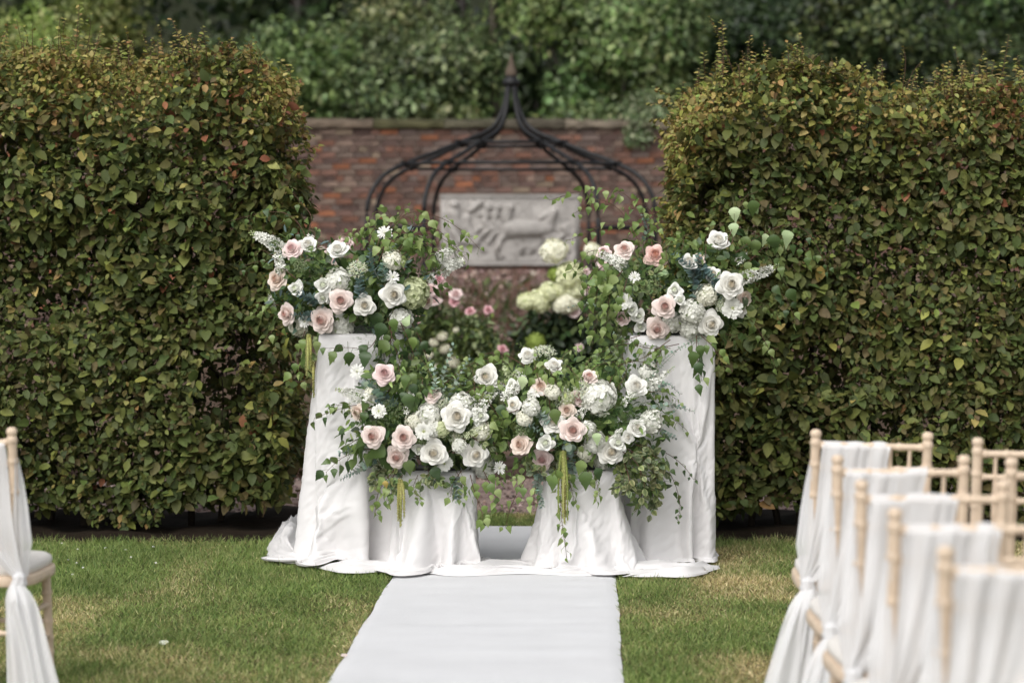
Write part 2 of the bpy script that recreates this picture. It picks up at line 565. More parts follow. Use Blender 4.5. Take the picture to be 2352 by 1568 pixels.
while x < 8:
    L = rng.uniform(0.55, 1.0)
    if abs(x + L - (-1.78)) < 0.45:
        L = -1.78 - x
    h = 0.085
    P = np.array([(-0.075, 0), (-0.085, 0.03), (-0.07, 0.075), (0.17, 0.13), (0.42, 0.08), (0.44, 0)])
    n = 9
    V = []
    for i in range(n):
        t = i / (n - 1)
        pj = P + rng.normal(size=P.shape) * 0.005
        V += [(x + 0.006 + (L - 0.012) * t, a, WTOP + 0.004 + b) for a, b in pj]
    V = np.array(V)
    m = len(P)
    Fc = grid_faces(m, n, True)
    e1 = np.array([[0, i, i + 1] for i in range(1, m - 1)])
    e2 = np.array([[(n - 1) * m, (n - 1) * m + i + 1, (n - 1) * m + i] for i in range(1, m - 1)])
    c = pick([(0.085, 0.066, 0.046), (0.075, 0.062, 0.046), (0.07, 0.064, 0.034), (0.13, 0.105, 0.08)], 1)[0]
    a = Acc().add(V, Fc, c).add(V, np.vstack([e1, e2]), c)
    a.build('coping_stone', M_coping, wall, False)
    x += L

# carved relief slab on the wall
relief = thing('stone_relief', 'pale grey stone panel carved with a galloping horse and figures, hung on the brick wall', 'relief panel', (0, WY, 0))
rx0, rx1, rz0, rz1 = -0.915, 0.865, 1.315, 2.21
Acc().add(*boxV(rx0, rx1, -0.05, 0.03, rz0, rz1), (0.36, 0.34, 0.32)).build('slab', M_stone, relief)
nx, nz = 230, 116
Xr, Zr = np.meshgrid(np.linspace(0.03, 0.97, nx), np.linspace(0.05, 0.95, nz))
def pz(x, y):
    return (x - 215) / 1875.0, 1 - (y - 195) / 955.0
H = np.zeros_like(Xr)
asp = 1875 / 955.0
def cap(pts, r0, r1, h):
    global H
    pts = [pz(*p) for p in pts]
    n = len(pts) - 1
    for i in range(n):
        (ax, az), (bx, bz) = pts[i], pts[i + 1]
        ra = r0 + (r1 - r0) * i / n
        rb = r0 + (r1 - r0) * (i + 1) / n
        dx, dz = (bx - ax) * asp, bz - az
        t = np.clip(((Xr - ax) * asp * dx + (Zr - az) * dz) / (dx * dx + dz * dz + 1e-9), 0, 1)
        d = np.hypot((Xr - ax) * asp - t * dx, Zr - az - t * dz)
        rr = (ra + (rb - ra) * t) / 955.0
        H = np.maximum(H, h * np.sqrt(np.clip(1 - (d / rr) ** 2, 0, 1)))
cap([(1150, 660), (1350, 660), (1640, 650)], 120, 110, 0.085)
cap([(1640, 620), (1700, 520), (1745, 430)], 95, 55, 0.075)
cap([(1745, 420), (1650, 470), (1560, 520)], 55, 32, 0.065)
cap([(1600, 720), (1700, 830), (1640, 930)], 60, 25, 0.05)
cap([(1650, 720), (1800, 800), (1880, 740)], 55, 24, 0.05)
cap([(1120, 700), (1020, 800), (990, 920)], 75, 26, 0.055)
cap([(1060, 660), (920, 740), (860, 850)], 62, 25, 0.05)
cap([(960, 640), (820, 700), (740, 790)], 58, 25, 0.05)
cap([(860, 610), (730, 660), (650, 740)], 55, 22, 0.045)
for x_ in (850, 985, 1150):
    cap([(x_, 370), (x_ + 10, 372)], 56, 56, 0.075)
    cap([(x_ - 20, 430), (x_ - 40, 560), (x_ + 30, 640)], 60, 50, 0.06)
    cap([(x_ - 20, 450), (x_ - 110, 470)], 34, 24, 0.05)
cap([(395, 330), (405, 335)], 66, 66, 0.08)
cap([(400, 440), (430, 560), (520, 650)], 85, 70, 0.07)
cap([(560, 520), (580, 640), (690, 840)], 66, 60, 0.06)
cap([(760, 300), (690, 360), (610, 410)], 42, 28, 0.055)
cap([(330, 600), (470, 820), (640, 850)], 60, 45, 0.05)
cap([(1880, 640), (1940, 720)], 50, 30, 0.03)
cap([(1180, 600), (1050, 500), (1010, 620)], 30, 20, 0.05)
H = H + 0.006 * fbm(Xr * 22, Zr * 11, 0, 4, 3)
edge_ = np.minimum(np.minimum(Xr - 0.03, 0.97 - Xr) * asp, np.minimum(Zr - 0.05, 0.95 - Zr))
H = np.where(edge_ <= 1e-6, 0.0, H)
for _ in range(1):
    H[1:-1, 1:-1] = (H[1:-1, 1:-1] * 4 + H[:-2, 1:-1] + H[2:, 1:-1] + H[1:-1, :-2] + H[1:-1, 2:]) / 8
V = np.stack([rx0 + Xr * (rx1 - rx0), -0.053 - H, rz0 + Zr * (rz1 - rz0)], -1).reshape(-1, 3)
q = grid_faces(nx, nz)
link('carving', np_mesh('carving', V, np.concatenate([q[:, (0, 1, 2)], q[:, (0, 2, 3)]]), (0.37, 0.35, 0.33), M_stone), relief)
fr = Acc()
for b in ((rx0, rx1, rz1 - 0.03, rz1 + 0.004), (rx0, rx1, rz0 - 0.004, rz0 + 0.035)):
    fr.add(*boxV(b[0] - 0.004, b[1] + 0.004, -0.075, -0.045, b[2], b[3]), (0.37, 0.35, 0.33))
fr.build('frame', M_stone, relief, False)

# ------------------------------------------------------------------ iron gazebo
GY = 24.0
gz = thing('iron_gazebo', 'black wrought iron rose gazebo with ogee ribs and pointed finial', 'gazebo', ((1174 - CU) * GY / F, GY, 0))
prof = [(1.605, 0.1), (1.605, 1.0), (1.605, 1.74), (1.6, 1.92), (1.556, 2.06), (1.459, 2.19), (1.325, 2.28), (1.13, 2.36), (0.844, 2.46), (0.554, 2.57), (0.304, 2.66), (0.169, 2.76), (0.085, 2.93), (0.05, 3.1), (0.045, 3.16)]
pr = catmull(np.array(prof), 60)
IR = (0.012, 0.012, 0.013)
angs = []
for q_ in range(4):
    for s in (-1, 1):
        angs.append(R(45 + 90 * q_ + s * 14.5))
def gp(a, r, z):
    return np.array([math.cos(a) * r, math.sin(a) * r, z])
for a in angs:
    Acc().add(*tube([gp(a, r, z) for r, z in pr], 0.022, 8), IR).build('rib', M_iron, gz)
for z, r in ((2.555, 0.6), (2.335, 1.2)):
    for i in range(8):
        a0, a1 = angs[i], angs[(i + 1) % 8]
        Acc().add(*tube([gp(a0, r, z), gp(a1, r, z)], 0.017, 8), IR).build('ring_bar', M_iron, gz)
        o = Acc().add(*boxV(-0.03, 0.03, -0.03, 0.03, -0.03, 0.03), IR).build('clamp', M_iron, gz, False)
        o.location = gp(a0, r, z)
        o.rotation_euler = (0, 0, a0)
for z in (1.72, 1.22, 0.72):
    for i in (0, 2, 4, 6):
        a0, a1 = angs[i], angs[i + 1]
        Acc().add(*tube([gp(a0, 1.605, z), gp(a1, 1.605, z)], 0.016, 8), IR).build('side_rail', M_iron, gz)
Acc().add(*lathe([(0, 3.13), (0.075, 3.13), (0.085, 3.15), (0.085, 3.19), (0.06, 3.2), (0.06, 3.225), (0, 3.225)], 14), IR).build('collar', M_iron, gz)
Acc().add(*lathe([(0, 3.22), (0.055, 3.222), (0.062, 3.25), (0.05, 3.29), (0.03, 3.34), (0.018, 3.4), (0.006, 3.45), (0, 3.46)], 14), (0.11, 0.085, 0.065)).build('finial', M_stone, gz)

# ------------------------------------------------------------------ shrubs and trees
def leaf_cloud(acc, c, rad, k, size, pal, w=None, tmpl=L_FAR, shell=0.55, up=0.5, lump=0.25, seed=0, droop=0.4):
    d = nrm(rnd3(k))
    c, rad = np.asarray(c, float), np.asarray(rad, float)
    rr = 1 - shell * rng.random(k) ** 2
    lumpf = 1 + lump * fbm(d[:, 0] * 2.6, d[:, 1] * 2.6, d[:, 2] * 2.6 + seed, seed, 2)
    P = c + d * rad * (rr * lumpf)[:, None]
    n = nrm(d * 0.8 + np.array([0, 0, up]) + rnd3(k) * 0.45)
    a = d * 0.5 + np.array([0, 0, -droop]) + rnd3(k) * 0.7
    S = size * rng.uniform(0.6, 1.25, k)
    acc.scatter(tmpl, frames(a, n), P, S, pick(pal, k, w))

def limb(acc, p, q_, r0, r1, col, wob=0.1, n=8, sides=7):
    p, q_ = np.asarray(p, float), np.asarray(q_, float)
    t = np.linspace(0, 1, n)[:, None]
    P = p * (1 - t) + q_ * t + np.cumsum(rnd3(n) * wob / n, 0) * np.sin(t * math.pi)
    acc.add(*tube(P, np.linspace(r0, r1, n), sides), col)

G_MID = [(0.088, 0.125, 0.042), (0.12, 0.165, 0.058), (0.055, 0.085, 0.032), (0.21, 0.26, 0.12)]
G_LIGHT = [(0.15, 0.19, 0.045), (0.2, 0.235, 0.065), (0.1, 0.14, 0.035), (0.25, 0.28, 0.1)]
G_DARK = [(0.028, 0.048, 0.018), (0.04, 0.064, 0.024), (0.07, 0.1, 0.036), (0.02, 0.034, 0.014)]
BARK = (0.035, 0.028, 0.022)

def tree(name, label, x, y, blobs, pal, leaf, trunk_h, tr=0.13, dens=1.0, group='trees beyond the garden wall', w=None):
    t = thing(name, label, 'tree', (x, y, 0), group=group)
    tk = Acc()
    limb(tk, (0, 0, 0), (0.1, 0, trunk_h), tr, tr * 0.6, BARK, 0.2, 12, 9)
    for (cx, cy, cz, rx, ry, rz) in blobs:
        limb(tk, (0.05, 0, trunk_h * 0.55), (cx, cy, cz), tr * 0.4, 0.02, BARK, 0.25, 8, 6)
    tk.build('trunk', M_stem, t)
    cr = Acc()
    for i, (cx, cy, cz, rx, ry, rz) in enumerate(blobs):
        area = (rx * rz + rx * ry + ry * rz) * 4.2
        tone = np.array(pal) * rng.choice([0.6, 0.8, 1.0, 1.25, 1.5]) * rng.uniform(0.9, 1.1, 3)  # random tint per clump, painting lit and dark leaf clusters into the colour
        leaf_cloud(cr, (cx, cy, cz), (rx, ry, rz), int(dens * area * 2.0 / (leaf * leaf * 0.35)), leaf * rng.uniform(0.9, 1.3), tone, w, seed=i * 7 + int(x * 10) % 50, shell=0.85, lump=0.7)
    o = cr.build('crown', M_far, t)
    return t

def blobs_for(x0, x1, z0, z1, y, n, r):
    out = []
    n, r = int(n * 1.9), r * 0.62
    for i in range(n):
        out.append((rng.uniform(x0, x1), y + rng.uniform(-0.7, 0.7), rng.uniform(z0, z1), r * rng.uniform(0.75, 1.25), r * rng.uniform(0.7, 1.0), r * rng.uniform(0.7, 1.1)))
    return out

tree('laurel_tree', 'yellow-green leafy tree behind the wall, over the left end of the left hedge', -6.6, 34.2, blobs_for(-1.5, 1.3, 2.4, 5.4, 0, 10, 0.95), G_LIGHT, 0.10, 3.0)
tree('laurel_tree', 'grey-green bushy tree just right of the dark gap above the left hedge', -3.2, 34.4, blobs_for(-1.0, 0.9, 2.6, 4.3, 0, 8, 0.85), G_MID, 0.10, 2.8)
tree('laurel_tree', 'broad mid-green tree filling the space left of the gazebo finial', -1.3, 34.8, blobs_for(-1.2, 0.9, 2.6, 4.9, 0, 11, 0.85), G_MID, 0.10, 3.0)
tree('laurel_tree', 'fresh green leafy tree just right of the gazebo finial', 1.25, 34.4, blobs_for(-0.95, 1.0, 2.9, 5.0, 0, 10, 0.8), [(0.1, 0.155, 0.045), (0.135, 0.19, 0.07), (0.065, 0.1, 0.035), (0.2, 0.25, 0.11)], 0.10, 3.0)
tree('dark_tree', 'shadowy dark tree between the fresh green tree and the right hedge', 3.2, 36.0, blobs_for(-1.0, 1.0, 2.4, 4.8, 0, 8, 0.9), G_DARK, 0.10, 3.0)
tree('dark_tree', 'dark green tree with scattered bright leaves above the middle of the right hedge', 5.2, 35.2, blobs_for(-1.1, 1.1, 2.6, 5.2, 0, 9, 0.9), G_DARK + G_DARK + G_MID[:2], 0.10, 3.2)
tree('dark_tree', 'deep green tree above the far right end of the right hedge', 7.5, 35.0, blobs_for(-1.1, 1.5, 2.6, 5.4, 0, 9, 0.95), G_DARK + G_DARK[:3] + G_MID[:1], 0.10, 3.2)
bt = thing('bare_trunk_tree', 'slim tree with a bare trunk rising behind the gazebo finial', 'tree', (-0.28, 35.0, 0), group='trees beyond the garden wall')
a_ = Acc()
limb(a_, (0, 0, 0), (-0.05, 0, 7), 0.08, 0.05, (0.085, 0.07, 0.052), 0.2, 14, 9)
a_.build('trunk', M_stem, bt)
a_ = Acc()
for b in blobs_for(-0.9, 0.9, 5.9, 7.2, 0, 6, 0.8):
    leaf_cloud(a_, b[:3], b[3:], 700, 0.13, G_MID, shell=0.7, lump=0.5)
a_.build('crown', M_far, bt)
# far wood
wd = Acc()
for i in range(34):
    leaf_cloud(wd, (rng.uniform(-14, 14), rng.uniform(39, 43), rng.uniform(1, 9.5)), (2.2, 1.4, 1.8), 900, 0.3, G_DARK, shell=0.9, lump=0.5, seed=i)
for i in range(22):
    x = -13 + i * 1.25 + rng.normal() * 0.4
    if -7.5 < x < -3.5:
        continue
    limb(wd, (x, 41 + rng.normal(), 0), (x + rng.normal() * 0.5, 41.5, 10), 0.2, 0.1, BARK, 0.4, 8, 6)
wd.build('woodland', M_far, kind='stuff')
X, Zt = np.meshgrid(np.linspace(-60, 60, 60), np.linspace(0, 1, 14))
V = np.stack([X, 46 + Zt * 30, Zt * 13 + 0.8 * noise(X * 0.2, Zt * 5)], -1).reshape(-1, 3)
q = grid_faces(60, 14)
structure('sky_blocking_bank', np_mesh('sky_blocking_bank', V, np.concatenate([q[:, (0, 1, 2)], q[:, (0, 2, 3)]]), (0.022, 0.026, 0.014), M_soil))  # dark bank added behind the wood so no sky shows through its gaps

vs_ = thing('variegated_shrub', 'pale variegated shrub spilling over the wall coping beside the right hedge', 'shrub', (1.72, WY + 0.35, 0))
a_ = Acc()
leaf_cloud(a_, (0, -0.1, 3.25), (0.38, 0.35, 0.3), 900, 0.07, [(0.16, 0.2, 0.1), (0.25, 0.28, 0.17), (0.08, 0.12, 0.05)], shell=0.8)
leaf_cloud(a_, (-0.12, -0.42, 3.0), (0.2, 0.12, 0.2), 300, 0.07, [(0.16, 0.2, 0.1), (0.25, 0.28, 0.17), (0.08, 0.12, 0.05)], shell=0.8)
leaf_cloud(a_, (-0.75, -0.05, 3.2), (0.5, 0.25, 0.18), 700, 0.08, G_MID, shell=0.8)
a_.build('foliage', M_far, vs_)
a_ = Acc()
limb(a_, (0, 0.25, 0), (0, 0.1, 3.2), 0.03, 0.015, BARK)
a_.build('stem', M_stem, vs_)

# ------------------------------------------------------------------ clipped hedges
H_OL = [(0.118, 0.135, 0.036), (0.095, 0.12, 0.034), (0.13, 0.122, 0.042), (0.075, 0.10, 0.032), (0.13, 0.106, 0.045), (0.165, 0.185, 0.05)]
H_TIP = [(0.27, 0.27, 0.065), (0.30, 0.25, 0.075), (0.22, 0.26, 0.065), (0.30, 0.20, 0.075), (0.36, 0.31, 0.11)]
H_RUST = [(0.26, 0.11, 0.055), (0.2, 0.085, 0.045)]
def hedge(name, label, x0, x1, inner, y0, y1, topf, rust, seed, wts=(3, 3, 3, 3, 2, 2)):
    """inner: +1 when the free end is at x1, -1 when at x0"""
    t = thing(name, label, 'hedge', ((x0 + x1) / 2, (y0 + y1) / 2, 0), group='clipped beech hedges flanking the opening')
    org = np.array([(x0 + x1) / 2, (y0 + y1) / 2, 0])
    ex = x1 if inner > 0 else x0
    P, Nn = [], []
    def front(k, yf, sgn):
        x = rng.uniform(x0, x1, k)
        z = 0.07 + (topf(x) - 0.07) * rng.random(k) ** 0.97
        lum = 0.10 * fbm(x * 2.2, z * 2.2, 0, seed, 3) + 0.045 * noise(x * 9, z * 9, 0, seed + 5)
        dep = rng.random(k) ** 2.0 * 0.30
        under = smooth(0.62, z, z + 0.5) * 0
        rec = 0.10 * smooth(0.5 - z, 0.0, 0.45)
        y = yf + sgn * (-lum * 0.8 + dep + rec)
        # rounded shoulders
        y = y + sgn * 0.12 * smooth(z, topf(x) - 0.22, topf(x)) ** 2
        P.append(np.stack([x, y, z], 1))
        Nn.append(np.stack([np.zeros(k), np.full(k, -sgn), np.full(k, 0.12)], 1))
    W = x1 - x0
    front(int(W * 2.4 * 4600), y0, 1)
    front(int(W * 2.4 * 1000), y1, -1)
    # free end
    k = int((y1 - y0) * 2.4 * 4000)
    y = rng.uniform(y0 - 0.02, y1, k)
    z = 0.13 + (topf(np.full(k, ex)) - 0.13) * rng.random(k) ** 0.95
    lum = 0.10 * fbm(y * 2.2, z * 2.2, 3, seed, 3) + 0.03 * noise(y * 9, z * 9, 2, seed)
    dep = rng.random(k) ** 2.0 * 0.26
    rec = 0.22 * smooth(0.5 - z, 0.0, 0.45)
    x = ex + inner * (lum * 0.8 - dep - rec - 0.1 * smooth(z, topf(y * 0 + ex) - 0.25, topf(y * 0 + ex)) ** 2)
    P.append(np.stack([x, y, z], 1))
    Nn.append(np.stack([np.full(k, inner), np.zeros(k), np.full(k, 0.12)], 1))
    # top
    k = int(W * (y1 - y0) * 4600)
    x = rng.uniform(x0, x1, k)
    y = rng.uniform(y0 + 0.02, y1, k)
    z = topf(x) + 0.06 * fbm(x * 3, y * 3, 0, seed + 3, 3) - rng.random(k) ** 2 * 0.22
    P.append(np.stack([x, y, z], 1))
    Nn.append(np.stack([np.zeros(k), np.full(k, -0.2), np.ones(k)], 1))
    # inside
    k = n_in = int(W * 4200)
    P.append(np.stack([rng.uniform(x0 + 0.1, x1 - 0.1, k), rng.uniform(y0 + 0.3, y1 - 0.3, k), rng.uniform(0.12, 2.25, k)], 1))
    Nn.append(rnd3(k))
    P, Nn = np.concatenate(P), np.concatenate(Nn)
    # holes where the stems show
    hole = fbm(P[:, 0] * 2.6, P[:, 2] * 3.4, P[:, 1], seed + 20, 2)
    low = P[:, 2] < 0.12 + 0.13 * noise(P[:, 0] * 3, P[:, 1] * 3, 0, seed + 9)
    inner_ = np.arange(len(P)) >= len(P) - n_in
    ok = ((hole < 0.68) | inner_) & ~low
    P, Nn = P[ok], Nn[ok]
    k = len(P)
    top = topf(P[:, 0])
    hi = smooth(P[:, 2], top - 0.55, top - 0.08)
    endw = smooth(np.abs(P[:, 0] - ex), 0.28, 0.0) if False else np.clip(1 - np.abs(P[:, 0] - ex) / 0.3, 0, 1)
    young = np.clip(1.05 * hi + 0.5 * endw + rng.normal(size=k) * 0.22 - 0.24 + 0.25 * fbm(P[:, 0] * 2.5, P[:, 2] * 2.5, 0, seed + 31, 2), 0, 1)
    isy = rng.random(k) < young
    c = np.where(isy[:, None], pick(H_TIP, k), pick(H_OL, k, wts))
    rs = rng.random(k) < rust(P[:, 0], P[:, 2]) * (0.25 + 0.75 * (noise(P[:, 0] * 7, P[:, 2] * 9, 0, seed + 40) > 0.15))
    c = np.where(rs[:, None], pick(H_RUST, k), c)
    sun = np.clip(0.9 - 0.3 * hi, 0.5, 1)
    n = nrm(Nn * 0.62 + np.array([0, 0, 0.74]) + rnd3(k) * 0.40)
    a = Nn * 0.55 + np.array([0, 0, -0.38]) + rnd3(k) * 0.7
    S = (0.028 + 0.055 * rng.random(k) ** 2.0) * (1 - 0.42 * isy * hi) * (1 + 0.2 * fbm(P[:, 0] * 3, P[:, 2] * 3, 5, seed, 2))
    # shoots along the top
    SP, SA, SN, SS, SC = [], [], [], [], []
    sh = Acc()
    for i in range(int(W * 58)):
        x = rng.uniform(x0, x1)
        y = rng.uniform(y0 + 0.02, y0 + 0.75)
        hgt = abs(rng.normal()) * 0.08 + 0.04
        if rng.random() < 0.05:
            hgt += rng.uniform(0.08, 0.26)
        b = np.array([x, y, topf(np.array([x]))[0] - 0.05])
        e = b + np.array([rng.normal() * 0.3 * hgt, rng.normal() * 0.3 * hgt, hgt + 0.05])
        limb(sh, b - org, e - org, 0.0025, 0.0012, (0.09, 0.05, 0.03), 0.03, 5, 4)
        m = int(4 + hgt * 75)
        tt = np.linspace(0.25, 1, m)
        pts = b + (e - b) * tt[:, None]
        side = np.where(np.arange(m) % 2 == 0, 1, -1)
        ang = rng.uniform(0, 6.28)
        ax = np.stack([np.cos(ang) * side, np.sin(ang) * side, np.full(m, 0.25)], 1) + rnd3(m) * 0.25
        SP.append(pts); SA.append(ax); SN.append(np.tile([0, -0.3, 1.0], (m, 1)) + rnd3(m) * 0.3)
        SS.append(rng.uniform(0.022, 0.045, m) * (1.15 - 0.5 * tt)); SC.append(pick(H_TIP, m, [3, 2, 3, 1.5, 1]))
    for i in range(int((y1 - y0) * 40)):      # shoots out of the free end
        y = rng.uniform(y0, y1)
        z = rng.uniform(0.5, 2.3)
        hgt = abs(rng.normal()) * 0.05 + 0.05
        b = np.array([ex - inner * 0.03, y, z])
        e = b + np.array([inner * hgt, rng.normal() * 0.03, hgt * rng.uniform(-0.2, 0.7)])
        limb(sh, b - org, e - org, 0.002, 0.001, (0.09, 0.05, 0.03), 0.02, 5, 4)
        m = int(4 + hgt * 70)
        tt = np.linspace(0.2, 1, m)
        pts = b + (e - b) * tt[:, None]
        side = np.where(np.arange(m) % 2 == 0, 1, -1)
        ax = np.stack([np.full(m, 0.3 * inner), 0.8 * side, np.full(m, -0.15)], 1) + rnd3(m) * 0.3
        SP.append(pts); SA.append(ax); SN.append(np.tile([0.2 * inner, -0.3, 1.0], (m, 1)) + rnd3(m) * 0.3)
        SS.append(rng.uniform(0.025, 0.05, m)); SC.append(pick(H_TIP + H_OL[:2], m))
    P2 = np.concatenate(SP)
    Fr = frames(a, n)
    # the leaves that show largest stand alone
    cam_d = np.abs(P[:, 1] - y0)
    show = (S > 0.062) & (P[:, 1] < y0 + 0.03) & (P[:, 2] > 0.35) & (np.abs(P[:, 0]) < 0.208 * P[:, 1]) & (Fr[:, 1, 2] < -0.45)
    idx = np.where(show)[0]
    rng.shuffle(idx)
    idx = idx[:300]
    keep = np.ones(k, bool)
    keep[idx] = False
    bigs = [np_mesh('leaf', L_HEDGE[0], L_HEDGE[1], np.array(cc_), M_hedge) for cc_ in H_OL + H_TIP[:2]]
    for i in idx:
        cands = np.abs(np.array(H_OL + H_TIP[:2]) - c[i]).sum(1)
        link('leaf', bigs[int(cands.argmin())], t, mat4=mat4(Fr[i], P[i] - org, S[i]))
    fo = Acc()
    fo.scatter(L_HEDGE, Fr[keep], P[keep] - org, S[keep], c[keep])
    fo.scatter(L_HEDGE, frames(np.concatenate(SA), np.concatenate(SN)), P2 - org, np.concatenate(SS), np.concatenate(SC))
    fo.build('foliage', M_hedge, t, kind='stuff')
    for i in range(int(W * 5)):
        x = x0 + (i + 0.5) / 5 + rng.normal() * 0.05
        y = (y0 + y1) / 2 + rng.normal() * 0.12
        limb(sh, np.array([x, y, 0]) - org, np.array([x + rng.normal() * 0.1, y, 1.9]) - org, 0.022, 0.008, (0.05, 0.04, 0.03), 0.15, 9, 6)
        for j in range(16):
            z = rng.uniform(0.15, 2.1)
            tgt = np.array([min(max(x + rng.normal() * 0.25, x0 + 0.12), x1 - 0.12), y0 + 0.1 if rng.random() < 0.6 else y1 - 0.1, z + rng.uniform(0.05, 0.4)])
            limb(sh, np.array([x, y, z]) - org, tgt - org, 0.007, 0.002, (0.05, 0.038, 0.028), 0.12, 6, 4)
    sh.build('branches', M_stem, t)
    return t

def topL(x):
    return np.interp(x, [-4, -2.6, -2.1, -1.5, -1.3, -1.17], [2.52, 2.53, 2.53, 2.50, 2.47, 2.40]) + 0.02 * np.sin(np.asarray(x) * 7)
def topR(x):
    return np.interp(x, [0.8, 0.85, 0.95, 1.1, 1.3, 1.5, 1.75, 2.1, 2.5, 4], [2.10, 2.19, 2.30, 2.39, 2.46, 2.45, 2.41, 2.34, 2.35, 2.34]) + 0.02 * np.sin(np.asarray(x) * 8)
hedge('beech_hedge', 'tall clipped beech hedge left of the flowers, bronze and orange along its top right edge', -4.6, -1.17, 1, 12.5, 13.55, topL, lambda x, z: 0.16 * smooth(x, -2.2, -1.4) * smooth(z, 1.7, 2.35) + 0.01, 11, (3, 4, 1.8, 4, 1.3, 2))
hedge('beech_hedge', 'tall clipped beech hedge right of the flowers, behind the row of draped chairs', 0.85, 4.8, -1, 12.5, 13.55, topR, lambda x, z: 0.02 * smooth(z, 1.0, 2.3) + 0.12 * smooth(x, 2.1, 2.6) * smooth(z, 1.8, 2.3), 23, (3, 3.5, 2.4, 3.5, 1.8, 1.8))

# ------------------------------------------------------------------ flower builders (diameter 1, facing +z)
def petal_grid(nu, nv, length, width, r0, z0, a0, a1, wrap, point, reflex, ruffle, seed, cup=0.0):
    u = np.linspace(-1, 1, nu)
    v = np.linspace(0, 1, nv)
    U, Vv = np.meshgrid(u, v)
    shp = np.sin(np.clip(Vv * 0.86 + 0.14, 0, 1) * math.pi * 0.62) ** 0.8
    w = width * shp
    vl = Vv * (1 - point * np.abs(U) ** 1.6 * Vv)
    # profile curve in (r,z)
    s = np.linspace(0, 1, 40)
    al = a0 + (a1 - a0) * s ** 1.5
    pr_ = r0 + np.concatenate([[0], np.cumsum(np.sin((al[1:] + al[:-1]) / 2) * length / 39)])
    pz_ = z0 + np.concatenate([[0], np.cumsum(np.cos((al[1:] + al[:-1]) / 2) * length / 39)])
    r = np.interp(vl, s, pr_)
    z = np.interp(vl, s, pz_)
    ps = U * w / np.maximum(wrap, 1e-3)
    ps = np.clip(ps, -2.4, 2.4)
    x = r - wrap * (1 - np.cos(ps))
    y = wrap * np.sin(ps)
    z = z - reflex * (U ** 2) * Vv ** 2 + ruffle * np.sin(U * 5 + seed) * Vv ** 2 + cup * (U ** 2) * (1 - Vv)
    z = z + ruffle * 0.8 * noise(U * 2.0 + seed, Vv * 2, 0, seed)
    return np.stack([x, y, z], -1).reshape(-1, 3), grid_faces(nu, nv)

def rose_meshes(name, outer, inner, seed, openness=1.0, n=36, ruffle=0.012, core=None):
    """spiral of petals: a wrapped bud, cupped middle petals, reflexed pointed guard petals"""
    r = np.random.default_rng(seed)
    ao, ai = Acc(), Acc()
    outer, inner = np.array(outer), np.array(inner)
    def put(acc, V, Fc, th, col):
        c, s_ = math.cos(th), math.sin(th)
        acc.add(V @ np.array([[c, s_, 0], [-s_, c, 0], [0, 0, 1]]), Fc, np.clip(col, 0, 0.9))
    th = r.uniform(0, 6)
    nb = int(n * 0.42)
    for k_ in range(nb):                      # bud: rings of inward-curling petals
        t = k_ / max(nb - 1, 1)
        rad = 0.012 + 0.125 * t ** 0.95
        top = 0.325 - 0.035 * t ** 2
        U, Vv = np.meshgrid(np.linspace(-1, 1, 9), np.linspace(0, 1, 5))
        span = 1.5 - 0.25 * t
        ps = U * span
        rr = rad * (0.78 + 0.42 * np.sin(Vv * 2.4)) + 0.014 * t * Vv + 0.012 * U * (1 - 0.3 * t)
        z = top * Vv * (1 - 0.10 * np.abs(U) ** 2) - 0.02 + ruffle * 0.5 * np.sin(U * 4 + k_) * Vv
        V = np.stack([rr * np.cos(ps), rr * np.sin(ps), z], -1).reshape(-1, 3)
        tone = np.clip(1.0 - 1.1 * t, 0, 1)
        rim = np.clip(Vv.reshape(-1, 1) * 0.6, 0, 1) ** 2
        col = inner * tone + outer * (1 - tone)
        col = col * (1 - rim * 0.6) + (0.5 * outer + 0.5 * col) * rim * 0.6
        put(ai, V, grid_faces(9, 5), th, col * (1 + r.normal() * 0.02))
        th += 2.2 + r.normal() * 0.15
    V, Fc = lathe([(0.001, 0.225), (0.03, 0.224), (0.07, 0.22), (0.105, 0.2), (0.12, 0.17), (0.1, 0.0)], 16)
    ai.add(V, Fc, inner * 0.6 + outer * 0.4)
    no = n - nb
    for k_ in range(no):
        tt = k_ / max(no - 1, 1)
        op = openness
        V, Fc = petal_grid(9, 8, 0.32 + 0.17 * tt, 0.25 + 0.09 * tt, 0.05 + 0.02 * tt, -0.05 - 0.05 * tt, R((12 + 46 * tt) * op), R((30 + 92 * tt) * op), 0.17 + 0.22 * tt, 0.10 + 0.30 * tt, 0.015 + 0.12 * tt, ruffle, seed + k_)
        # the tip of a guard petal rolls back to a point
        put(ao, V, Fc, th, outer * (1 + r.normal() * 0.03) * (1 - 0.12 * (1 - tt)) + inner * 0.10 * (1 - tt))
        th += 2.39996 + r.normal() * 0.2
    for k_ in range(5):
        V, Fc = petal_grid(3, 4, 0.3, 0.05, 0.02, -0.1, R(60), R(110), 0.3, 0.3, 0, 0.0, k_)
        put(ao, V, Fc, k_ * 2 * math.pi / 5, np.array((0.07, 0.12, 0.035)))
    return ao.mesh(name, M_petal), ai.mesh('bloom_centre', M_petal)

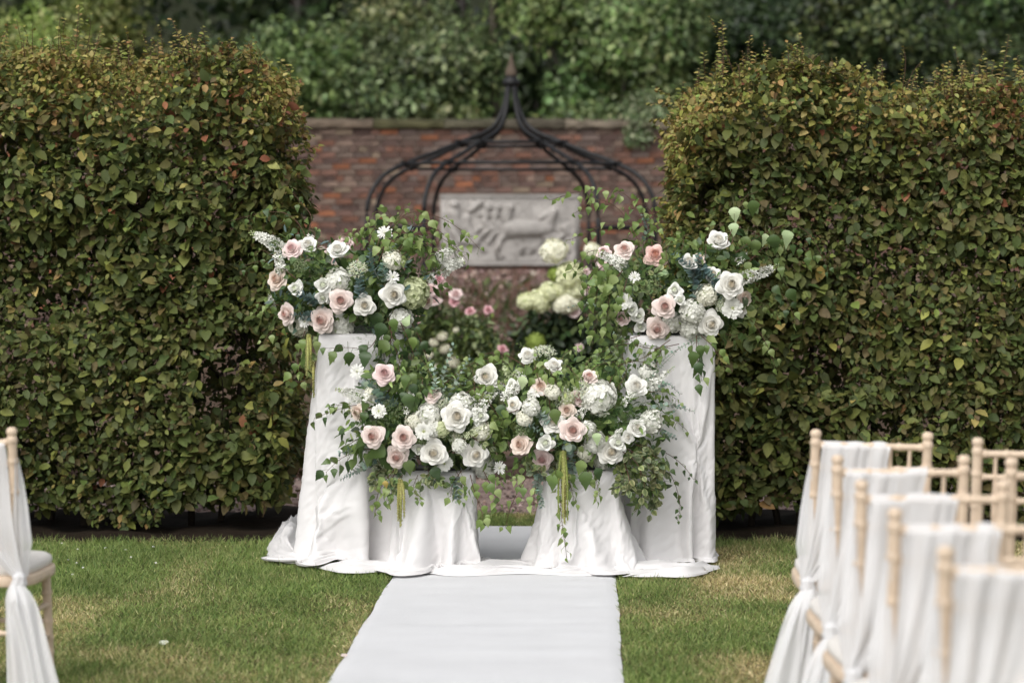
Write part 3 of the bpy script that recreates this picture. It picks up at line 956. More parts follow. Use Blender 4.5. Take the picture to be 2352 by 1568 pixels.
BLUSH_O, BLUSH_I = (0.85, 0.745, 0.70), (0.72, 0.43, 0.37)
WHITE_O, WHITE_I = (0.86, 0.85, 0.805), (0.87, 0.79, 0.64)
ROSES = {
    'blush': [rose_meshes('rose', BLUSH_O, BLUSH_I, s, op_, 36, rf_) for s, op_, rf_ in ((1, 1.0, 0.012), (2, 0.86, 0.018), (3, 1.06, 0.01), (4, 0.93, 0.022))],
    'pink': [rose_meshes('rose', (0.84, 0.70, 0.68), (0.72, 0.47, 0.46), s, 0.95, 38) for s in (11, 12)],
    'peach': [rose_meshes('rose', (0.82, 0.71, 0.63), (0.72, 0.52, 0.42), s, 0.9) for s in (21, 22)],
    'white': [rose_meshes('rose', WHITE_O, WHITE_I, s, op_) for s, op_ in ((31, 0.98), (32, 0.84), (33, 1.06), (34, 0.9), (35, 1.0))],
    'cup': [rose_meshes('rose', (0.86, 0.855, 0.815), (0.86, 0.82, 0.74), s, 0.72) for s in (41, 42)],
    'salmon': [rose_meshes('rose', (0.82, 0.6, 0.55), (0.78, 0.45, 0.33), 51, 1.0, 30, 0.035)],
    'lisi': [rose_meshes('lisianthus', (0.83, 0.83, 0.79), (0.72, 0.78, 0.56), s, 0.85, 16, 0.04) for s in (61, 62)],
}

def hydrangea(name, colr, seed, n=95, flat=0.68, pet=0.13):
    r = np.random.default_rng(seed)
    a = Acc()
    i = np.arange(n) + 0.5
    ph = np.arccos(1 - 1.55 * i / n)
    th = math.pi * (1 + 5 ** 0.5) * i
    D = np.stack([np.sin(ph) * np.cos(th), np.sin(ph) * np.sin(th), np.cos(ph)], 1)
    D = nrm(D + r.normal(size=D.shape) * 0.07)
    lump = 1 + 0.15 * fbm(D[:, 0] * 2.2 + seed, D[:, 1] * 2.2, D[:, 2] * 2.2, seed, 2)
    P = D * np.array([0.45, 0.45, 0.45 * flat]) * (lump * (1 + r.normal(size=n) * 0.03))[:, None]
    tm = (np.array([(0, 0, 0), (0.36, 0.25, 0.05), (0.56, 0.62, 0.12), (0.3, 0.98, 0.06), (0, 1.05, 0.02), (-0.3, 0.98, 0.06), (-0.56, 0.62, 0.12), (-0.36, 0.25, 0.05), (0, 0.55, 0.0)], float),
          np.array([(8, k_, k_ % 8 + 1) if k_ < 7 else (8, 7, 0) for k_ in range(8)]))
    for q_ in range(4):
        N_ = nrm(D + r.normal(size=D.shape) * 0.2)
        ref = nrm(np.cross(N_, np.array([0.3, 0.2, 1.0])))
        b2 = np.cross(N_, ref)
        al = q_ * math.pi / 2 + (i * 1.7)
        ax = ref * np.cos(al)[:, None] + b2 * np.sin(al)[:, None]
        c = np.array(colr) * (1 + r.normal(size=(n, 1)) * 0.05)
        a.scatter(tm, frames(ax + N_ * 0.06, N_), P, pet * r.uniform(0.85, 1.15, n), np.clip(c, 0, 0.9))
    V, Fc = lathe([(0.01, -0.3 * flat), (0.28, -0.2 * flat), (0.38, 0.0), (0.35, 0.2 * flat), (0.22, 0.34 * flat), (0.01, 0.4 * flat)], 12)
    a.add(V, Fc, np.array(colr) * np.array([0.75, 0.85, 0.6]))
    return a.mesh(name, M_petal)
HYD = {'white': [hydrangea('hydrangea', (0.80, 0.80, 0.74), s) for s in (1, 2)],
       'green': [hydrangea('hydrangea', (0.60, 0.64, 0.40), s) for s in (3, 4)],
       'cream': [hydrangea('hydrangea', (0.78, 0.77, 0.66), 5, 90, 0.9, 0.14)]}

def daisyish(name, colr, seed, rings=((30, 0.48, 78), (28, 0.4, 62), (24, 0.3, 44), (14, 0.2, 28)), centre=(0.55, 0.6, 0.3)):
    r = np.random.default_rng(seed)
    a = Acc()
    tm = (np.array([(0, 0, 0), (0.13, 0.5, 0.03), (0.1, 0.92, -0.03), (0, 1, -0.06), (-0.1, 0.92, -0.03), (-0.13, 0.5, 0.03)], float), np.array([(0, 1, 5), (1, 2, 5), (2, 4, 5), (2, 3, 4)]))
    for n, ln, tilt in rings:
        th = np.arange(n) / n * 2 * math.pi + r.normal(size=n) * 0.07
        tl = R(tilt) + r.normal(size=n) * 0.12
        ax = np.stack([np.cos(th) * np.sin(tl), np.sin(th) * np.sin(tl), np.cos(tl)], 1)
        nn_ = np.stack([-np.cos(th) * np.cos(tl), -np.sin(th) * np.cos(tl), np.sin(tl)], 1)
        a.scatter(tm, frames(ax, nn_), np.zeros((n, 3)), np.full(n, ln) * r.uniform(0.9, 1.1, n), np.clip(np.array(colr) * (1 + r.normal(size=(n, 1)) * 0.03), 0, 0.9))
    V, Fc = lathe([(0.0, 0.17), (0.05, 0.165), (0.09, 0.12), (0.07, 0.0)], 10)
    a.add(V, Fc, centre)
    return a.mesh(name, M_petal)
CHRYS = [daisyish('chrysanthemum', (0.82, 0.82, 0.77), s) for s in (1, 2)]
SCAB = [daisyish('scabiosa', (0.82, 0.82, 0.78), s, ((16, 0.5, 78), (12, 0.34, 60), (10, 0.2, 40)), (0.7, 0.72, 0.55)) for s in (3, 4)]

def floret_tmpl():
    V, T = [], []
    for i in range(5):
        a0 = i * 2 * math.pi / 5
        b = len(V)
        V += [(0, 0, 0), (math.cos(a0 - 0.42) * 0.38, math.sin(a0 - 0.42) * 0.38, 0.16), (math.cos(a0) * 0.55, math.sin(a0) * 0.55, 0.2), (math.cos(a0 + 0.42) * 0.38, math.sin(a0 + 0.42) * 0.38, 0.16)]
        T += [(b, b + 1, b + 2), (b, b + 2, b + 3)]
    return np.array(V, float), np.array(T)
FLORET = floret_tmpl()

# ------------------------------------------------------------------ draped plinths
def sim_drape(name, label, cx, cy, H, hx, hy, L, flare, gathers, seed, N_=110, frames=64, bend=0.9):
    """cloth solver: a flared sheet hung from the rim of a box, falling on box and ground.
       flare = degrees towards left, right, front, back; gathers = [(u, v, radius, (du, dv), pull)] tucks"""
    r_ = np.random.default_rng(seed)
    seg = 2 * math.pi * 0.32 / N_
    M_ = int(L / 0.02)
    t = np.arange(N_) / N_ * 4
    k_ = t.astype(int)
    w_ = t - k_
    cr_ = np.array([(-1, -1), (1, -1), (1, 1), (-1, 1), (-1, -1)], float)
    P0 = cr_[k_] + (cr_[k_ + 1] - cr_[k_]) * w_[:, None]
    ang = np.arctan2(P0[:, 1] * hy, P0[:, 0] * hx)
    fl = (np.clip(-np.cos(ang), 0, 1) ** 2 * flare[0] + np.clip(np.cos(ang), 0, 1) ** 2 * flare[1] + np.clip(-np.sin(ang), 0, 1) ** 2 * flare[2] + np.clip(np.sin(ang), 0, 1) ** 2 * flare[3])
    fl = np.radians(fl * (1 + 0.75 * noise(np.cos(ang) * 2.6 + seed, np.sin(ang) * 2.6, 0, seed) + 0.3 * np.sin(ang * 9 + seed)))
    V = []
    for j in range(M_ + 1):
        s = L * j / M_
        rr = s * np.sin(fl)
        # falls nearly straight once it would pass the ground, then lies outwards
        z = H + 0.012 - s * np.cos(fl)
        over = np.clip(0.03 - z, 0, None)
        z = np.maximum(z, 0.03 + 0.01 * np.sin(j * 1.3))
        rr = rr + over * (0.2 + 0.2 * noise(np.cos(ang) * 3 + seed, np.sin(ang) * 3, 0, seed + 2))
        jit = 0.0019 * r_.normal(size=(N_, 2)) * min(1, j / 4)
        V.append(np.column_stack([P0[:, 0] * (hx + 0.012) + np.cos(ang) * rr + jit[:, 0], P0[:, 1] * (hy + 0.012) + np.sin(ang) * rr + jit[:, 1], z]))
    V = np.array(V)
    flat = V.reshape(-1, 3)
    q = grid_faces(N_, M_ + 1, True)
    me = bpy.data.meshes.new('work')
    me.from_pydata([tuple(p) for p in flat], [], [tuple(int(i) for i in f) for f in q[:, ::-1]])
    ob = bpy.data.objects.new('work', me)
    COL.objects.link(ob)
    ob.location = (cx, cy, 0)
    box = Acc().add(*boxV(-hx, hx, -hy, hy, 0, H)).build('work_box', None)
    box.location = (cx, cy, 0)
    gr = Acc().add(*boxV(-3, 3, -3, 3, -0.3, 0.012)).build('work_ground', None)
    gr.location = (cx, cy, 0)
    for o in (box, gr):
        o.modifiers.new('collision', 'COLLISION')
        o.collision.thickness_outer = 0.006
        o.collision.cloth_friction = 25
    pins = list(range(N_))
    ob.shape_key_add(name='Basis')
    if gathers:
        key = ob.shape_key_add(name='gather')
        yd = cy - hy - 0.05
        for (u, v, rad, (du, dv), pull) in gathers:
            c = at(u, v, yd)
            sc = yd / F
            d2 = np.hypot(flat[:, 0] + cx - c[0], flat[:, 2] - c[2])
            sel = np.where((d2 < rad) & (flat[:, 1] < 0))[0]
            for i in sel:
                p = flat[i].copy()
                tgt = np.array([c[0] - cx + du * sc, p[1], c[2] - dv * sc])
                tgt[0] += (p[0] + cx - c[0]) * (1 - pull)
                tgt[2] += (p[2] - c[2])
                tgt[1] = min(p[1], -(hy + 0.03))
                key.data[int(i)].co = Vector([float(x) for x in tgt])
                pins.append(int(i))
        key.value = 0
        key.keyframe_insert('value', frame=1)
        key.value = 1
        key.keyframe_insert('value', frame=25)
    vg = ob.vertex_groups.new(name='pin')
    vg.add(pins, 1.0, 'REPLACE')
    m = ob.modifiers.new('cloth', 'CLOTH')
    st = m.settings
    st.vertex_group_mass = 'pin'
    st.quality = 4
    st.mass = 0.14
    st.tension_stiffness = st.compression_stiffness = 14
    st.shear_stiffness = 7
    st.bending_stiffness = bend
    st.air_damping = 2.5
    m.collision_settings.collision_quality = 1
    m.collision_settings.distance_min = 0.006
    m.collision_settings.use_self_collision = False
    m.point_cache.frame_start = 1
    m.point_cache.frame_end = frames
    for fr in range(1, frames + 1):
        scene.frame_set(fr)
    dg = bpy.context.evaluated_depsgraph_get()
    ev = ob.evaluated_get(dg)
    res = np.empty(len(flat) * 3, np.float32)
    ev.data.vertices.foreach_get('co', res)
    res = res.reshape(-1, 3).astype(float)
    for o in (ob, box, gr):
        dt = o.data
        bpy.data.objects.remove(o, do_unlink=True)
        bpy.data.meshes.remove(dt)
    scene.frame_set(1)
    # top sheet over the rim
    Vs, T = [res], []
    Q = q[:, ::-1]
    T.append(np.concatenate([Q[:, (0, 1, 2)], Q[:, (0, 2, 3)]]))
    b0 = len(res)
    i = np.arange(N_)
    i2 = (i + 1) % N_
    prev = np.arange(N_)
    for kf in (0.965, 0.9, 0.55, 0.02):
        ring = np.column_stack([res[:N_, 0] * kf, res[:N_, 1] * kf, np.full(N_, H + (0.016 if kf > 0.95 else 0.019))])
        Vs.append(ring)
        nx_ = b0 + np.arange(N_)
        T += [np.stack([prev[i], prev[i2], nx_[i]], 1), np.stack([prev[i2], nx_[i2], nx_[i]], 1)]
        prev = nx_
        b0 += N_
    V = np.concatenate(Vs)
    o = link(name, np_mesh(name, V, np.concatenate(T), None, M_cloth), loc=(cx, cy, 0))
    sb = o.modifiers.new('smooth', 'SUBSURF')
    sb.levels = sb.render_levels = 1
    return tag(o, label, 'draped plinth', 'white fabric draped plinths')

YT, YL = 11.74, 11.40
PA = ((834 - CU) * YT / F, YT, 1.083)
PB = ((1537 - CU) * YT / F, YT, 1.075)
PC = ((1003 - CU) * YL / F, YL, 0.452)
PD = ((1332 - CU) * YL / F, YL, 0.455)

sim_drape('draped_plinth', 'tall plinth covered in white fabric, beside the left hedge', PA[0], PA[1], PA[2], 0.188, 0.19, 1.36, (7.5, 5, 8, 0), [(852, 985, 0.04, (4, -12), 0.9), (742, 1215, 0.05, (0, -16), 0.6)], 3)
sim_drape('draped_plinth', 'tall plinth covered in white fabric, gathered in a knot, beside the right hedge', PB[0], PB[1], PB[2], 0.195, 0.195, 1.16, (6, 0, 4, 0), [(1600, 1040, 0.07, (0, 0), 0.97)], 8)
sim_drape('draped_plinth', 'low front plinth covered in white fabric, left of the runner opening', PC[0], PC[1], PC[2], 0.165, 0.15, 0.66, (11, 5, 13, 6), [(985, 1130, 0.03, (0, -12), 0.9), (1066, 1172, 0.03, (0, -16), 0.9)], 14, 110)
sim_drape('draped_plinth', 'low front plinth covered in white fabric, right of the runner opening', PD[0], PD[1], PD[2], 0.15, 0.15, 0.64, (13, 15, 13, 7), [(1320, 1150, 0.03, (0, -10), 0.9)], 19, 110)

def swath(acc, path, width, height, seed, n=260, m=34):
    """a rumpled roll of cloth lying along a ground path [(u,v)]"""
    P = []
    for (u, v) in path:
        Y = F * EYE / (v - HV)
        P.append(((u - CU) * Y / F, Y))
    P = catmull(np.array(P), n)
    T = nrm(np.gradient(P, axis=0))
    Nn_ = np.stack([-T[:, 1], T[:, 0]], 1)           # to the left of the path = back
    t = np.linspace(0, 1, n)
    W = np.interp(t, np.linspace(0, 1, len(width)), width)
    Hh = np.interp(t, np.linspace(0, 1, len(height)), height)
    c = np.linspace(0, 1, m)
    Tt, Cc = np.meshgrid(t, c, indexing='ij')
    arc = np.concatenate([[0], np.cumsum(np.linalg.norm(np.diff(P, axis=0), axis=1))])
    A = np.broadcast_to(arc[:, None], Tt.shape)
    tw = 1.1 * noise(A * 1.6, Cc * 0 + seed, 0, seed)
    endf = smooth(np.minimum(Tt, 1 - Tt), 0.0, 0.14)
    pk = 0.42 + 0.2 * noise(A * 2.0, 0 * Cc, 0, seed + 6)          # crest wanders across the roll
    tri = np.where(Cc < pk, Cc / pk, (1 - Cc) / (1 - pk))
    prof_ = np.clip(tri, 0, 1) ** 0.8
    q1 = (Cc + 0.3 * tw) * 3.4
    rid = 1 - np.abs(noise(A * 1.5 + seed, q1, 0, seed + 2)) * 2.4
    rid2 = 1 - np.abs(noise(A * 5 + seed, q1 * 1.8, 0, seed + 5)) * 2.2
    hv = 0.75 + 0.5 * noise(A * 3.1, Cc * 0, 0, seed + 11)
    z = Hh[:, None] * hv * (prof_ * 0.72 + np.sin(math.pi * Cc) * (0.34 * np.clip(rid, -0.3, 1) + 0.14 * rid2))
    wv = W[:, None] * (1 + 0.3 * noise(A * 4, np.sign(Cc - 0.5) * 3, 0, seed + 7) + 0.12 * noise(A * 11, np.sign(Cc - 0.5) * 3, 0, seed + 17)) * (0.25 + 0.75 * endf)
    dd = (0.5 - Cc) * wv + 0.012 * noise(A * 6, Cc * 4, 0, seed + 8)
    xy = P[:, None, :] + Nn_[:, None, :] * dd[..., None]
    z = np.maximum(z, 0.0) + 0.019
    z[:, 0] = 0.012; z[:, -1] = 0.014
    z = 0.014 + (z - 0.014) * endf
    V = np.concatenate([xy, z[..., None]], -1).reshape(-1, 3)
    q = grid_faces(m, n)
    acc.add(V, q[:, ::-1])
sw = Acc()
swath(sw, [(705, 1205), (668, 1238), (652, 1265), (668, 1290), (715, 1302)], [0.12, 0.17, 0.17, 0.16, 0.1], [0.07, 0.1, 0.1, 0.09, 0.04], 3, 160)
swath(sw, [(680, 1268), (760, 1280), (840, 1288), (930, 1300), (1020, 1312)], [0.16, 0.24, 0.24, 0.18, 0.1], [0.09, 0.15, 0.12, 0.08, 0.04], 5)
swath(sw, [(720, 1306), (800, 1317), (880, 1316), (950, 1318), (1030, 1322)], [0.06, 0.13, 0.12, 0.1, 0.06], [0.03, 0.065, 0.06, 0.05, 0.03], 8)
swath(sw, [(960, 1322), (1060, 1322), (1130, 1314), (1190, 1310), (1260, 1316), (1350, 1322), (1450, 1326)], [0.09, 0.12, 0.15, 0.16, 0.14, 0.12, 0.1], [0.04, 0.05, 0.06, 0.065, 0.06, 0.055, 0.05], 11)
swath(sw, [(1000, 1326), (1080, 1326), (1180, 1322), (1290, 1325), (1400, 1328)], [0.06, 0.08, 0.08, 0.08, 0.06], [0.03, 0.035, 0.03, 0.035, 0.03], 14)
swath(sw, [(1380, 1322), (1450, 1316), (1520, 1318), (1590, 1318), (1645, 1304)], [0.12, 0.18, 0.18, 0.18, 0.12], [0.06, 0.1, 0.12, 0.11, 0.07], 17)
swath(sw, [(1430, 1330), (1500, 1328), (1570, 1328), (1630, 1318)], [0.06, 0.09, 0.09, 0.06], [0.03, 0.045, 0.05, 0.03], 29, 160)
swath(sw, [(1395, 1304), (1445, 1290), (1490, 1262)], [0.1, 0.14, 0.08], [0.06, 0.09, 0.06], 21, 120)
me = sw.mesh('fabric_train', M_cloth)
tag(link('fabric_train', me), 'loose white fabric pooled in folds along the ground in front of the plinths', 'fabric')

# ------------------------------------------------------------------ floral arrangements
DG = [(0.056, 0.095, 0.03), (0.072, 0.115, 0.034), (0.042, 0.075, 0.028), (0.095, 0.138, 0.042)]
BG = [(0.128, 0.185, 0.05), (0.165, 0.225, 0.072), (0.10, 0.155, 0.045), (0.21, 0.265, 0.10)]
PG = [(0.38, 0.46, 0.26), (0.32, 0.41, 0.22)]
EU = [(0.2, 0.265, 0.22), (0.25, 0.31, 0.26), (0.15, 0.215, 0.18)]
EU_D = [(0.11, 0.165, 0.155), (0.14, 0.2, 0.18), (0.085, 0.135, 0.13)]
EU_L = [(0.28, 0.36, 0.29), (0.35, 0.42, 0.35), (0.22, 0.3, 0.24)]
TW = (0.1, 0.05, 0.035)
birch_meshes = {}
for nm, pal in (('d', DG), ('b', BG), ('p', PG), ('y', [(0.36, 0.27, 0.08)])):
    birch_meshes[nm] = []
    for c_ in pal:
        for j in range(2):
            V = L_BIRCH[0].copy()
            V[:, 2] += (0.08 if j else -0.06) * np.sin(V[:, 1] * 5) * (1 if j else -1) + 0.12 * j * V[:, 0] * V[:, 1]
            birch_meshes[nm].append(np_mesh('leaf', V, L_BIRCH[1], np.array(c_), M_leaf))

class Arr:
    def __init__(s, label, base, cy, ry):
        s.root = thing('floral_arrangement', label, 'flower arrangement', base, group='floral arrangements on the plinths')
        s.o = np.array(base, float)
        s.blobs = []
        s.uc = CU + base[0] * F / base[1]
        s.vt = HV + (EYE - base[2]) * F / base[1]
        s.hw = 120.0
        s.f0, s.f1 = (0.205, 0.36) if base[2] > 0.8 else (0.185, 0.335)
        s.Y = cy
        s.ry = ry
        s.fol = Acc()
        s.stems = Acc()
    def core(s, *blobs):
        """(u, v, ru, rv) ellipses in picture px"""
        s.blobs += blobs
    def surf(s, u, v, push=0.0):
        best = -0.35
        for (cu, cv, ru, rv) in s.blobs:
            q_ = 1 - ((u - cu) / ru) ** 2 - ((v - cv) / rv) ** 2
            best = max(best, math.sqrt(q_) if q_ > 0 else q_ * 0.25)
        y = s.Y - s.ry * best
        if v > s.vt - 14:      # hanging pieces pass in front of the cloth
            k_ = min(max((v - s.vt) / (1325 - s.vt), 0), 1)
            e = 1 - min(max((abs(u - s.uc) - s.hw) / 70.0, 0), 1)
            y = min(y, s.Y - (s.f0 + (s.f1 - s.f0) * k_) * e)
        return y - push
    def pos(s, u, v, push=0.0):
        return at(u, v, s.surf(u, v, push)) - s.o
    def facing(s, u, v, f):
        if f is None:
            cu, cv, ru, rv = min(s.blobs, key=lambda b: ((u - b[0]) / b[2]) ** 2 + ((v - b[1]) / b[3]) ** 2)
            f = (0.55 * (u - cu) / ru, -0.5 * (v - cv) / rv + 0.22)
        d = nrm(np.array([f[0], -1.0, f[1]]))
        return d
    def flower(s, kind, var, u, v, dia, f=None, push=0.0):
        d = s.facing(u, v, f)
        p = s.pos(u, v, push)
        yw = (s.o + p)[1]
        sc = dia * yw / F
        up = nrm(np.cross(d, np.array([math.cos(rng.uniform(0, 6.28)), 0.2, math.sin(rng.uniform(0, 6.28))])))
        Rm = np.stack([np.cross(up, d), up, d], -1)
        lib = {'rose': ROSES, 'hydrangea': HYD}.get(kind)
        if kind in ('rose',):
            ms = ROSES[var][int(rng.integers(0, len(ROSES[var])))]
            sc *= 1.08 * rng.uniform(0.93, 1.08)
            o = link('lisianthus' if var == 'lisi' else 'rose', ms[0], s.root, mat4=mat4(Rm, p, sc))
            link('bloom_centre', ms[1], o)
        elif kind == 'hydrangea':
            dx = dia if np.isscalar(dia) else dia[0]
            o = link('hydrangea', HYD[var][int(rng.integers(0, len(HYD[var])))], s.root, mat4=mat4(Rm, p, sc * 0.95))
        elif kind == 'chrys':
            o = link('chrysanthemum', CHRYS[int(rng.integers(0, 2))], s.root, mat4=mat4(Rm, p, sc * 1.1))
        else:
            o = link('scabiosa', SCAB[int(rng.integers(0, 2))], s.root, mat4=mat4(Rm, p, sc * 1.1))
        # stem back to the middle of the foam
        tgt = np.array([0, 0, 0.05])
        s.stems.add(*tube(catmull(np.array([p - d * 0.01, p - d * 0.06, tgt * 0.7 + p * 0.3]), 6), 0.003, 5), (0.06, 0.1, 0.03))
        return o
    def wpath(s, pts, n, bow=None):
        """pts: (u, v) or (u, v, push towards camera)"""
        P = [s.pos(q_[0], q_[1], q_[2] if len(q_) > 2 else 0.03) for q_ in pts]
        return catmull(np.array(P), n)
    def birch(s, pts, n, size, pal='b', hang=0.8, tw=0.0022, objs=True):
        P = s.wpath(pts, 40)
        part = Acc().add(*tube(P, np.linspace(tw, tw * 0.4, 40), 5), TW)
        idx = np.linspace(4, 39, n) + rng.normal(size=n) * 0.6
        idx = np.clip(idx, 2, 39)
        T = np.gradient(P, axis=0)
        lv = []
        small = []
        for j, ii in enumerate(idx):
            i = int(ii)
            p = P[i]
            t = nrm(T[i])
            side = nrm(np.cross(t, np.array([0, -1.0, 0.1]))) * (1 if j % 2 else -1)
            pd = nrm(side * 0.9 + t * 0.5 + np.array([0, -0.25, -0.4 * hang]) + rng.normal(size=3) * 0.35)
            pl = size * rng.uniform(0.25, 0.5)
            q_ = p + pd * pl
            part.add(*tube(np.array([p, (p + q_) / 2 + [0, 0, 0.002], q_]), 0.0009, 4), (0.12, 0.13, 0.05))
            ax = nrm(pd * 0.55 + t * 0.25 + np.array([0, -0.05, -hang]) + rng.normal(size=3) * 0.3)
            nn_ = np.array([0.25 * side[0], -1.0, 0.35]) + rng.normal(size=3) * 1.0
            sc = 1.06 * size * rng.uniform(0.72, 1.2) * (1.0 - 0.3 * (ii / 39))
            lv.append((q_, frames(ax[None], nn_[None])[0], sc))
        o = part.build('birch_spray', M_stem, s.root)
        mm = birch_meshes[pal]
        if objs:
            for q_, Rm, sc in lv:
                m_ = mm[int(rng.integers(0, len(mm)))] if rng.random() < 0.9 else birch_meshes['b'][int(rng.integers(0, 8))]
                link('leaf', m_, o, mat4=mat4(Rm, q_, sc))
        else:
            a = Acc()
            k_ = len(lv)
            a.scatter(L_BIRCH, np.array([l[1] for l in lv]), np.array([l[0] for l in lv]), np.array([l[2] for l in lv]), pick({'d': DG, 'b': BG, 'p': PG, 'y': PG}[pal], k_))
            a.build('leaves', M_leaf, o, kind='stuff')
        return o
    def euc(s, pts, n=16, size=0.026, pal=EU):
        P = s.wpath(pts, 40)
        a = Acc().add(*tube(P, np.linspace(0.002, 0.0008, 40), 5), (0.13, 0.13, 0.1))
        idx = np.linspace(3, 39, n).astype(int)
        T = nrm(np.gradient(P, axis=0))
        ang = rng.uniform(0, 3)
        for j, i in enumerate(idx):
            t = T[i]
            b1 = nrm(np.cross(t, np.array([0.1, -1, 0.2])))
            b2 = np.cross(t, b1)
            al = ang + j * 1.57
            for sg in (1, -1):
                d = (b1 * math.cos(al) + b2 * math.sin(al)) * sg
                ax = nrm(d + t * 0.55 + rng.normal(size=3) * 0.12)[None]
                nn_ = nrm(t - d * 0.3 + np.array([0, -0.5, 0.3]) + rng.normal(size=3) * 0.25)[None]
                a.scatter(L_ROUND, frames(ax, nn_), (P[i] + d * 0.002)[None], np.array([size * rng.uniform(0.8, 1.2) * (1.1 - 0.55 * j / n)]), pick(pal, 1))
        return a.build('eucalyptus_sprig', M_leaf, s.root)
    def spire(s, pts, n=46, r=0.022, fs=0.02, col=(0.82, 0.82, 0.76), tipgreen=True, name='delphinium_spire'):
        P = s.wpath(pts, 40)
        a = Acc().add(*tube(P, np.linspace(0.003, 0.001, 40), 5), (0.16, 0.22, 0.08))
        T = nrm(np.gradient(P, axis=0))
        n = int(n * 1.5)
        for j in range(n):
            x = j / (n - 1)
            i = int(2 + 37 * x)
            t = T[i]
            b1 = nrm(np.cross(t, np.array([0.1, -1, 0.2])))
            b2 = np.cross(t, b1)
            al = j * 2.4
            d = b1 * math.cos(al) + b2 * math.sin(al)
            rr = r * (1.05 - 0.75 * x ** 1.5)
            p = P[i] + d * rr * rng.uniform(0.6, 1.05)
            n_ = nrm(d + t * 0.3 + rng.normal(size=3) * 0.2)
            ax = nrm(np.cross(n_, rng.normal(size=3)))
            if tipgreen and x > 0.8:
                a.scatter(OCT, frames(ax[None], n_[None]), p[None], np.array([fs * 0.32 * (1.5 - x)]), pick([(0.4, 0.5, 0.2), (0.55, 0.6, 0.35)], 1))
            else:
                a.scatter(FLORET, frames(ax[None], n_[None]), p[None], np.array([1.25 * fs * rng.uniform(0.85, 1.2) * (1.15 - 0.5 * x)]), np.clip(np.array([col]) * rng.uniform(0.93, 1.03), 0, 0.88))
        return a.build(name, M_petal, s.root)
    def tassel(s, u, v0, v1, wpx, n=5):
        a = Acc()
        for j in range(n):
            du = rng.uniform(-0.5, 0.5) * wpx
            vv1 = v1 - rng.uniform(0, 0.22) * (v1 - v0)
            P = s.wpath([(u + du * 0.4, v0, 0.045), (u + du, (v0 * 0.6 + vv1 * 0.4), 0.075), (u + du * 1.1, vv1, 0.07 + 0.012 * rng.normal())], 46)
            P[:, 1] = np.minimum(P[:, 1], P[10, 1] + 0.01)
            rr = 0.0066 * (1 - 0.6 * np.linspace(0, 1, 46) ** 2) * (1 + 0.35 * np.sin(np.arange(46) * 2.4 + j) + 0.25 * rng.normal(size=46) * 0.6)
            a.add(*tube(P, np.clip(rr, 0.0012, 0.01), 7), pick([(0.3, 0.3, 0.09), (0.36, 0.36, 0.13), (0.25, 0.27, 0.08)], 1)[0])
            k_ = 150
            i = rng.integers(0, 46, k_)
            pp_ = P[i] + rnd3(k_) * 0.0032
            a.scatter(OCT, frames(rnd3(k_), rnd3(k_)), pp_, rng.uniform(0.0016, 0.003, k_), pick([(0.36, 0.36, 0.12), (0.48, 0.47, 0.22)], k_))
        return a.build('amaranthus_tassel', M_petal, s.root)
    def umbel(s, u, v, dia, green=True, flat=False, f=None):
        d = s.facing(u, v, f)
        p = s.pos(u, v, 0.02)
        r = dia * 0.5 * (s.o + p)[1] / F
        a = Acc()
        b1 = nrm(np.cross(d, np.array([0.3, 0.1, 1.0])))
        b2 = np.cross(d, b1)
        base = p - d * r * 1.0
        col = [(0.2, 0.27, 0.12), (0.3, 0.37, 0.2)] if green else [(0.75, 0.77, 0.66), (0.6, 0.65, 0.45)]
        for j in range(26):
            al, ra = j * 2.4, math.sqrt((j + 0.5) / 26)
            e = p + (b1 * math.cos(al) + b2 * math.sin(al)) * ra * r + d * (r * (0.25 if flat else 0.5) * (1 - ra * ra))
            a.add(*tube(catmull(np.array([base, (base + e) / 2 + (e - base) * 0.1, e]), 5), 0.0007, 4), (0.13, 0.2, 0.07))
            k_ = 16
            pp_ = e + rnd3(k_) * r * 0.09
            a.scatter(FLORET if not green else OCT, frames(rnd3(k_), np.tile(d, (k_, 1)) + rnd3(k_) * 0.3), pp_, rng.uniform(0.8, 1.2, k_) * (0.0075 if not green else 0.0026), pick(col, k_))
        return a.build('lace_umbel', M_petal, s.root)
    def fern(s, u, v, ru, rv, k_=700, col=((0.06, 0.12, 0.03), (0.09, 0.16, 0.045))):
        a = Acc()
        c = s.pos(u, v, 0.02)
        yw = (s.o + c)[1]
        pts = c + rnd3(k_) * np.array([ru * 0.5, 25, rv * 0.5]) * yw / F
        ax = nrm(pts - (c - np.array([0, -0.02, 0.04])) + rnd3(k_) * 0.01)
        a.scatter(GRASS_T, frames(ax, rnd3(k_)), pts, np.stack([np.full(k_, 0.0016), rng.uniform(0.012, 0.024, k_), np.ones(k_)], 1), pick(col, k_))
        return a.build('asparagus_fern', M_leaf, s.root, kind='stuff')
    def vari(s, pts, n=26, size=0.034, pal=((0.07, 0.1, 0.03), (0.05, 0.075, 0.028))):
        P = s.wpath(pts, 40)
        a = Acc().add(*tube(P, np.linspace(0.0025, 0.001, 40), 5), TW)
        i = rng.integers(4, 40, n)
        T = nrm(np.gradient(P, axis=0))[i]
        d = nrm(rnd3(n) + np.array([0, -0.4, 0]))
        a.scatter(L_VARI, frames(d * 0.9 + T * 0.5, nrm(np.array([0, -0.8, 0.5]) + rnd3(n) * 0.5)), P[i] + d * 0.008, size * rng.uniform(0.7, 1.2, n), pick(pal, n))
        return a.build('variegated_spray', M_leaf, s.root)
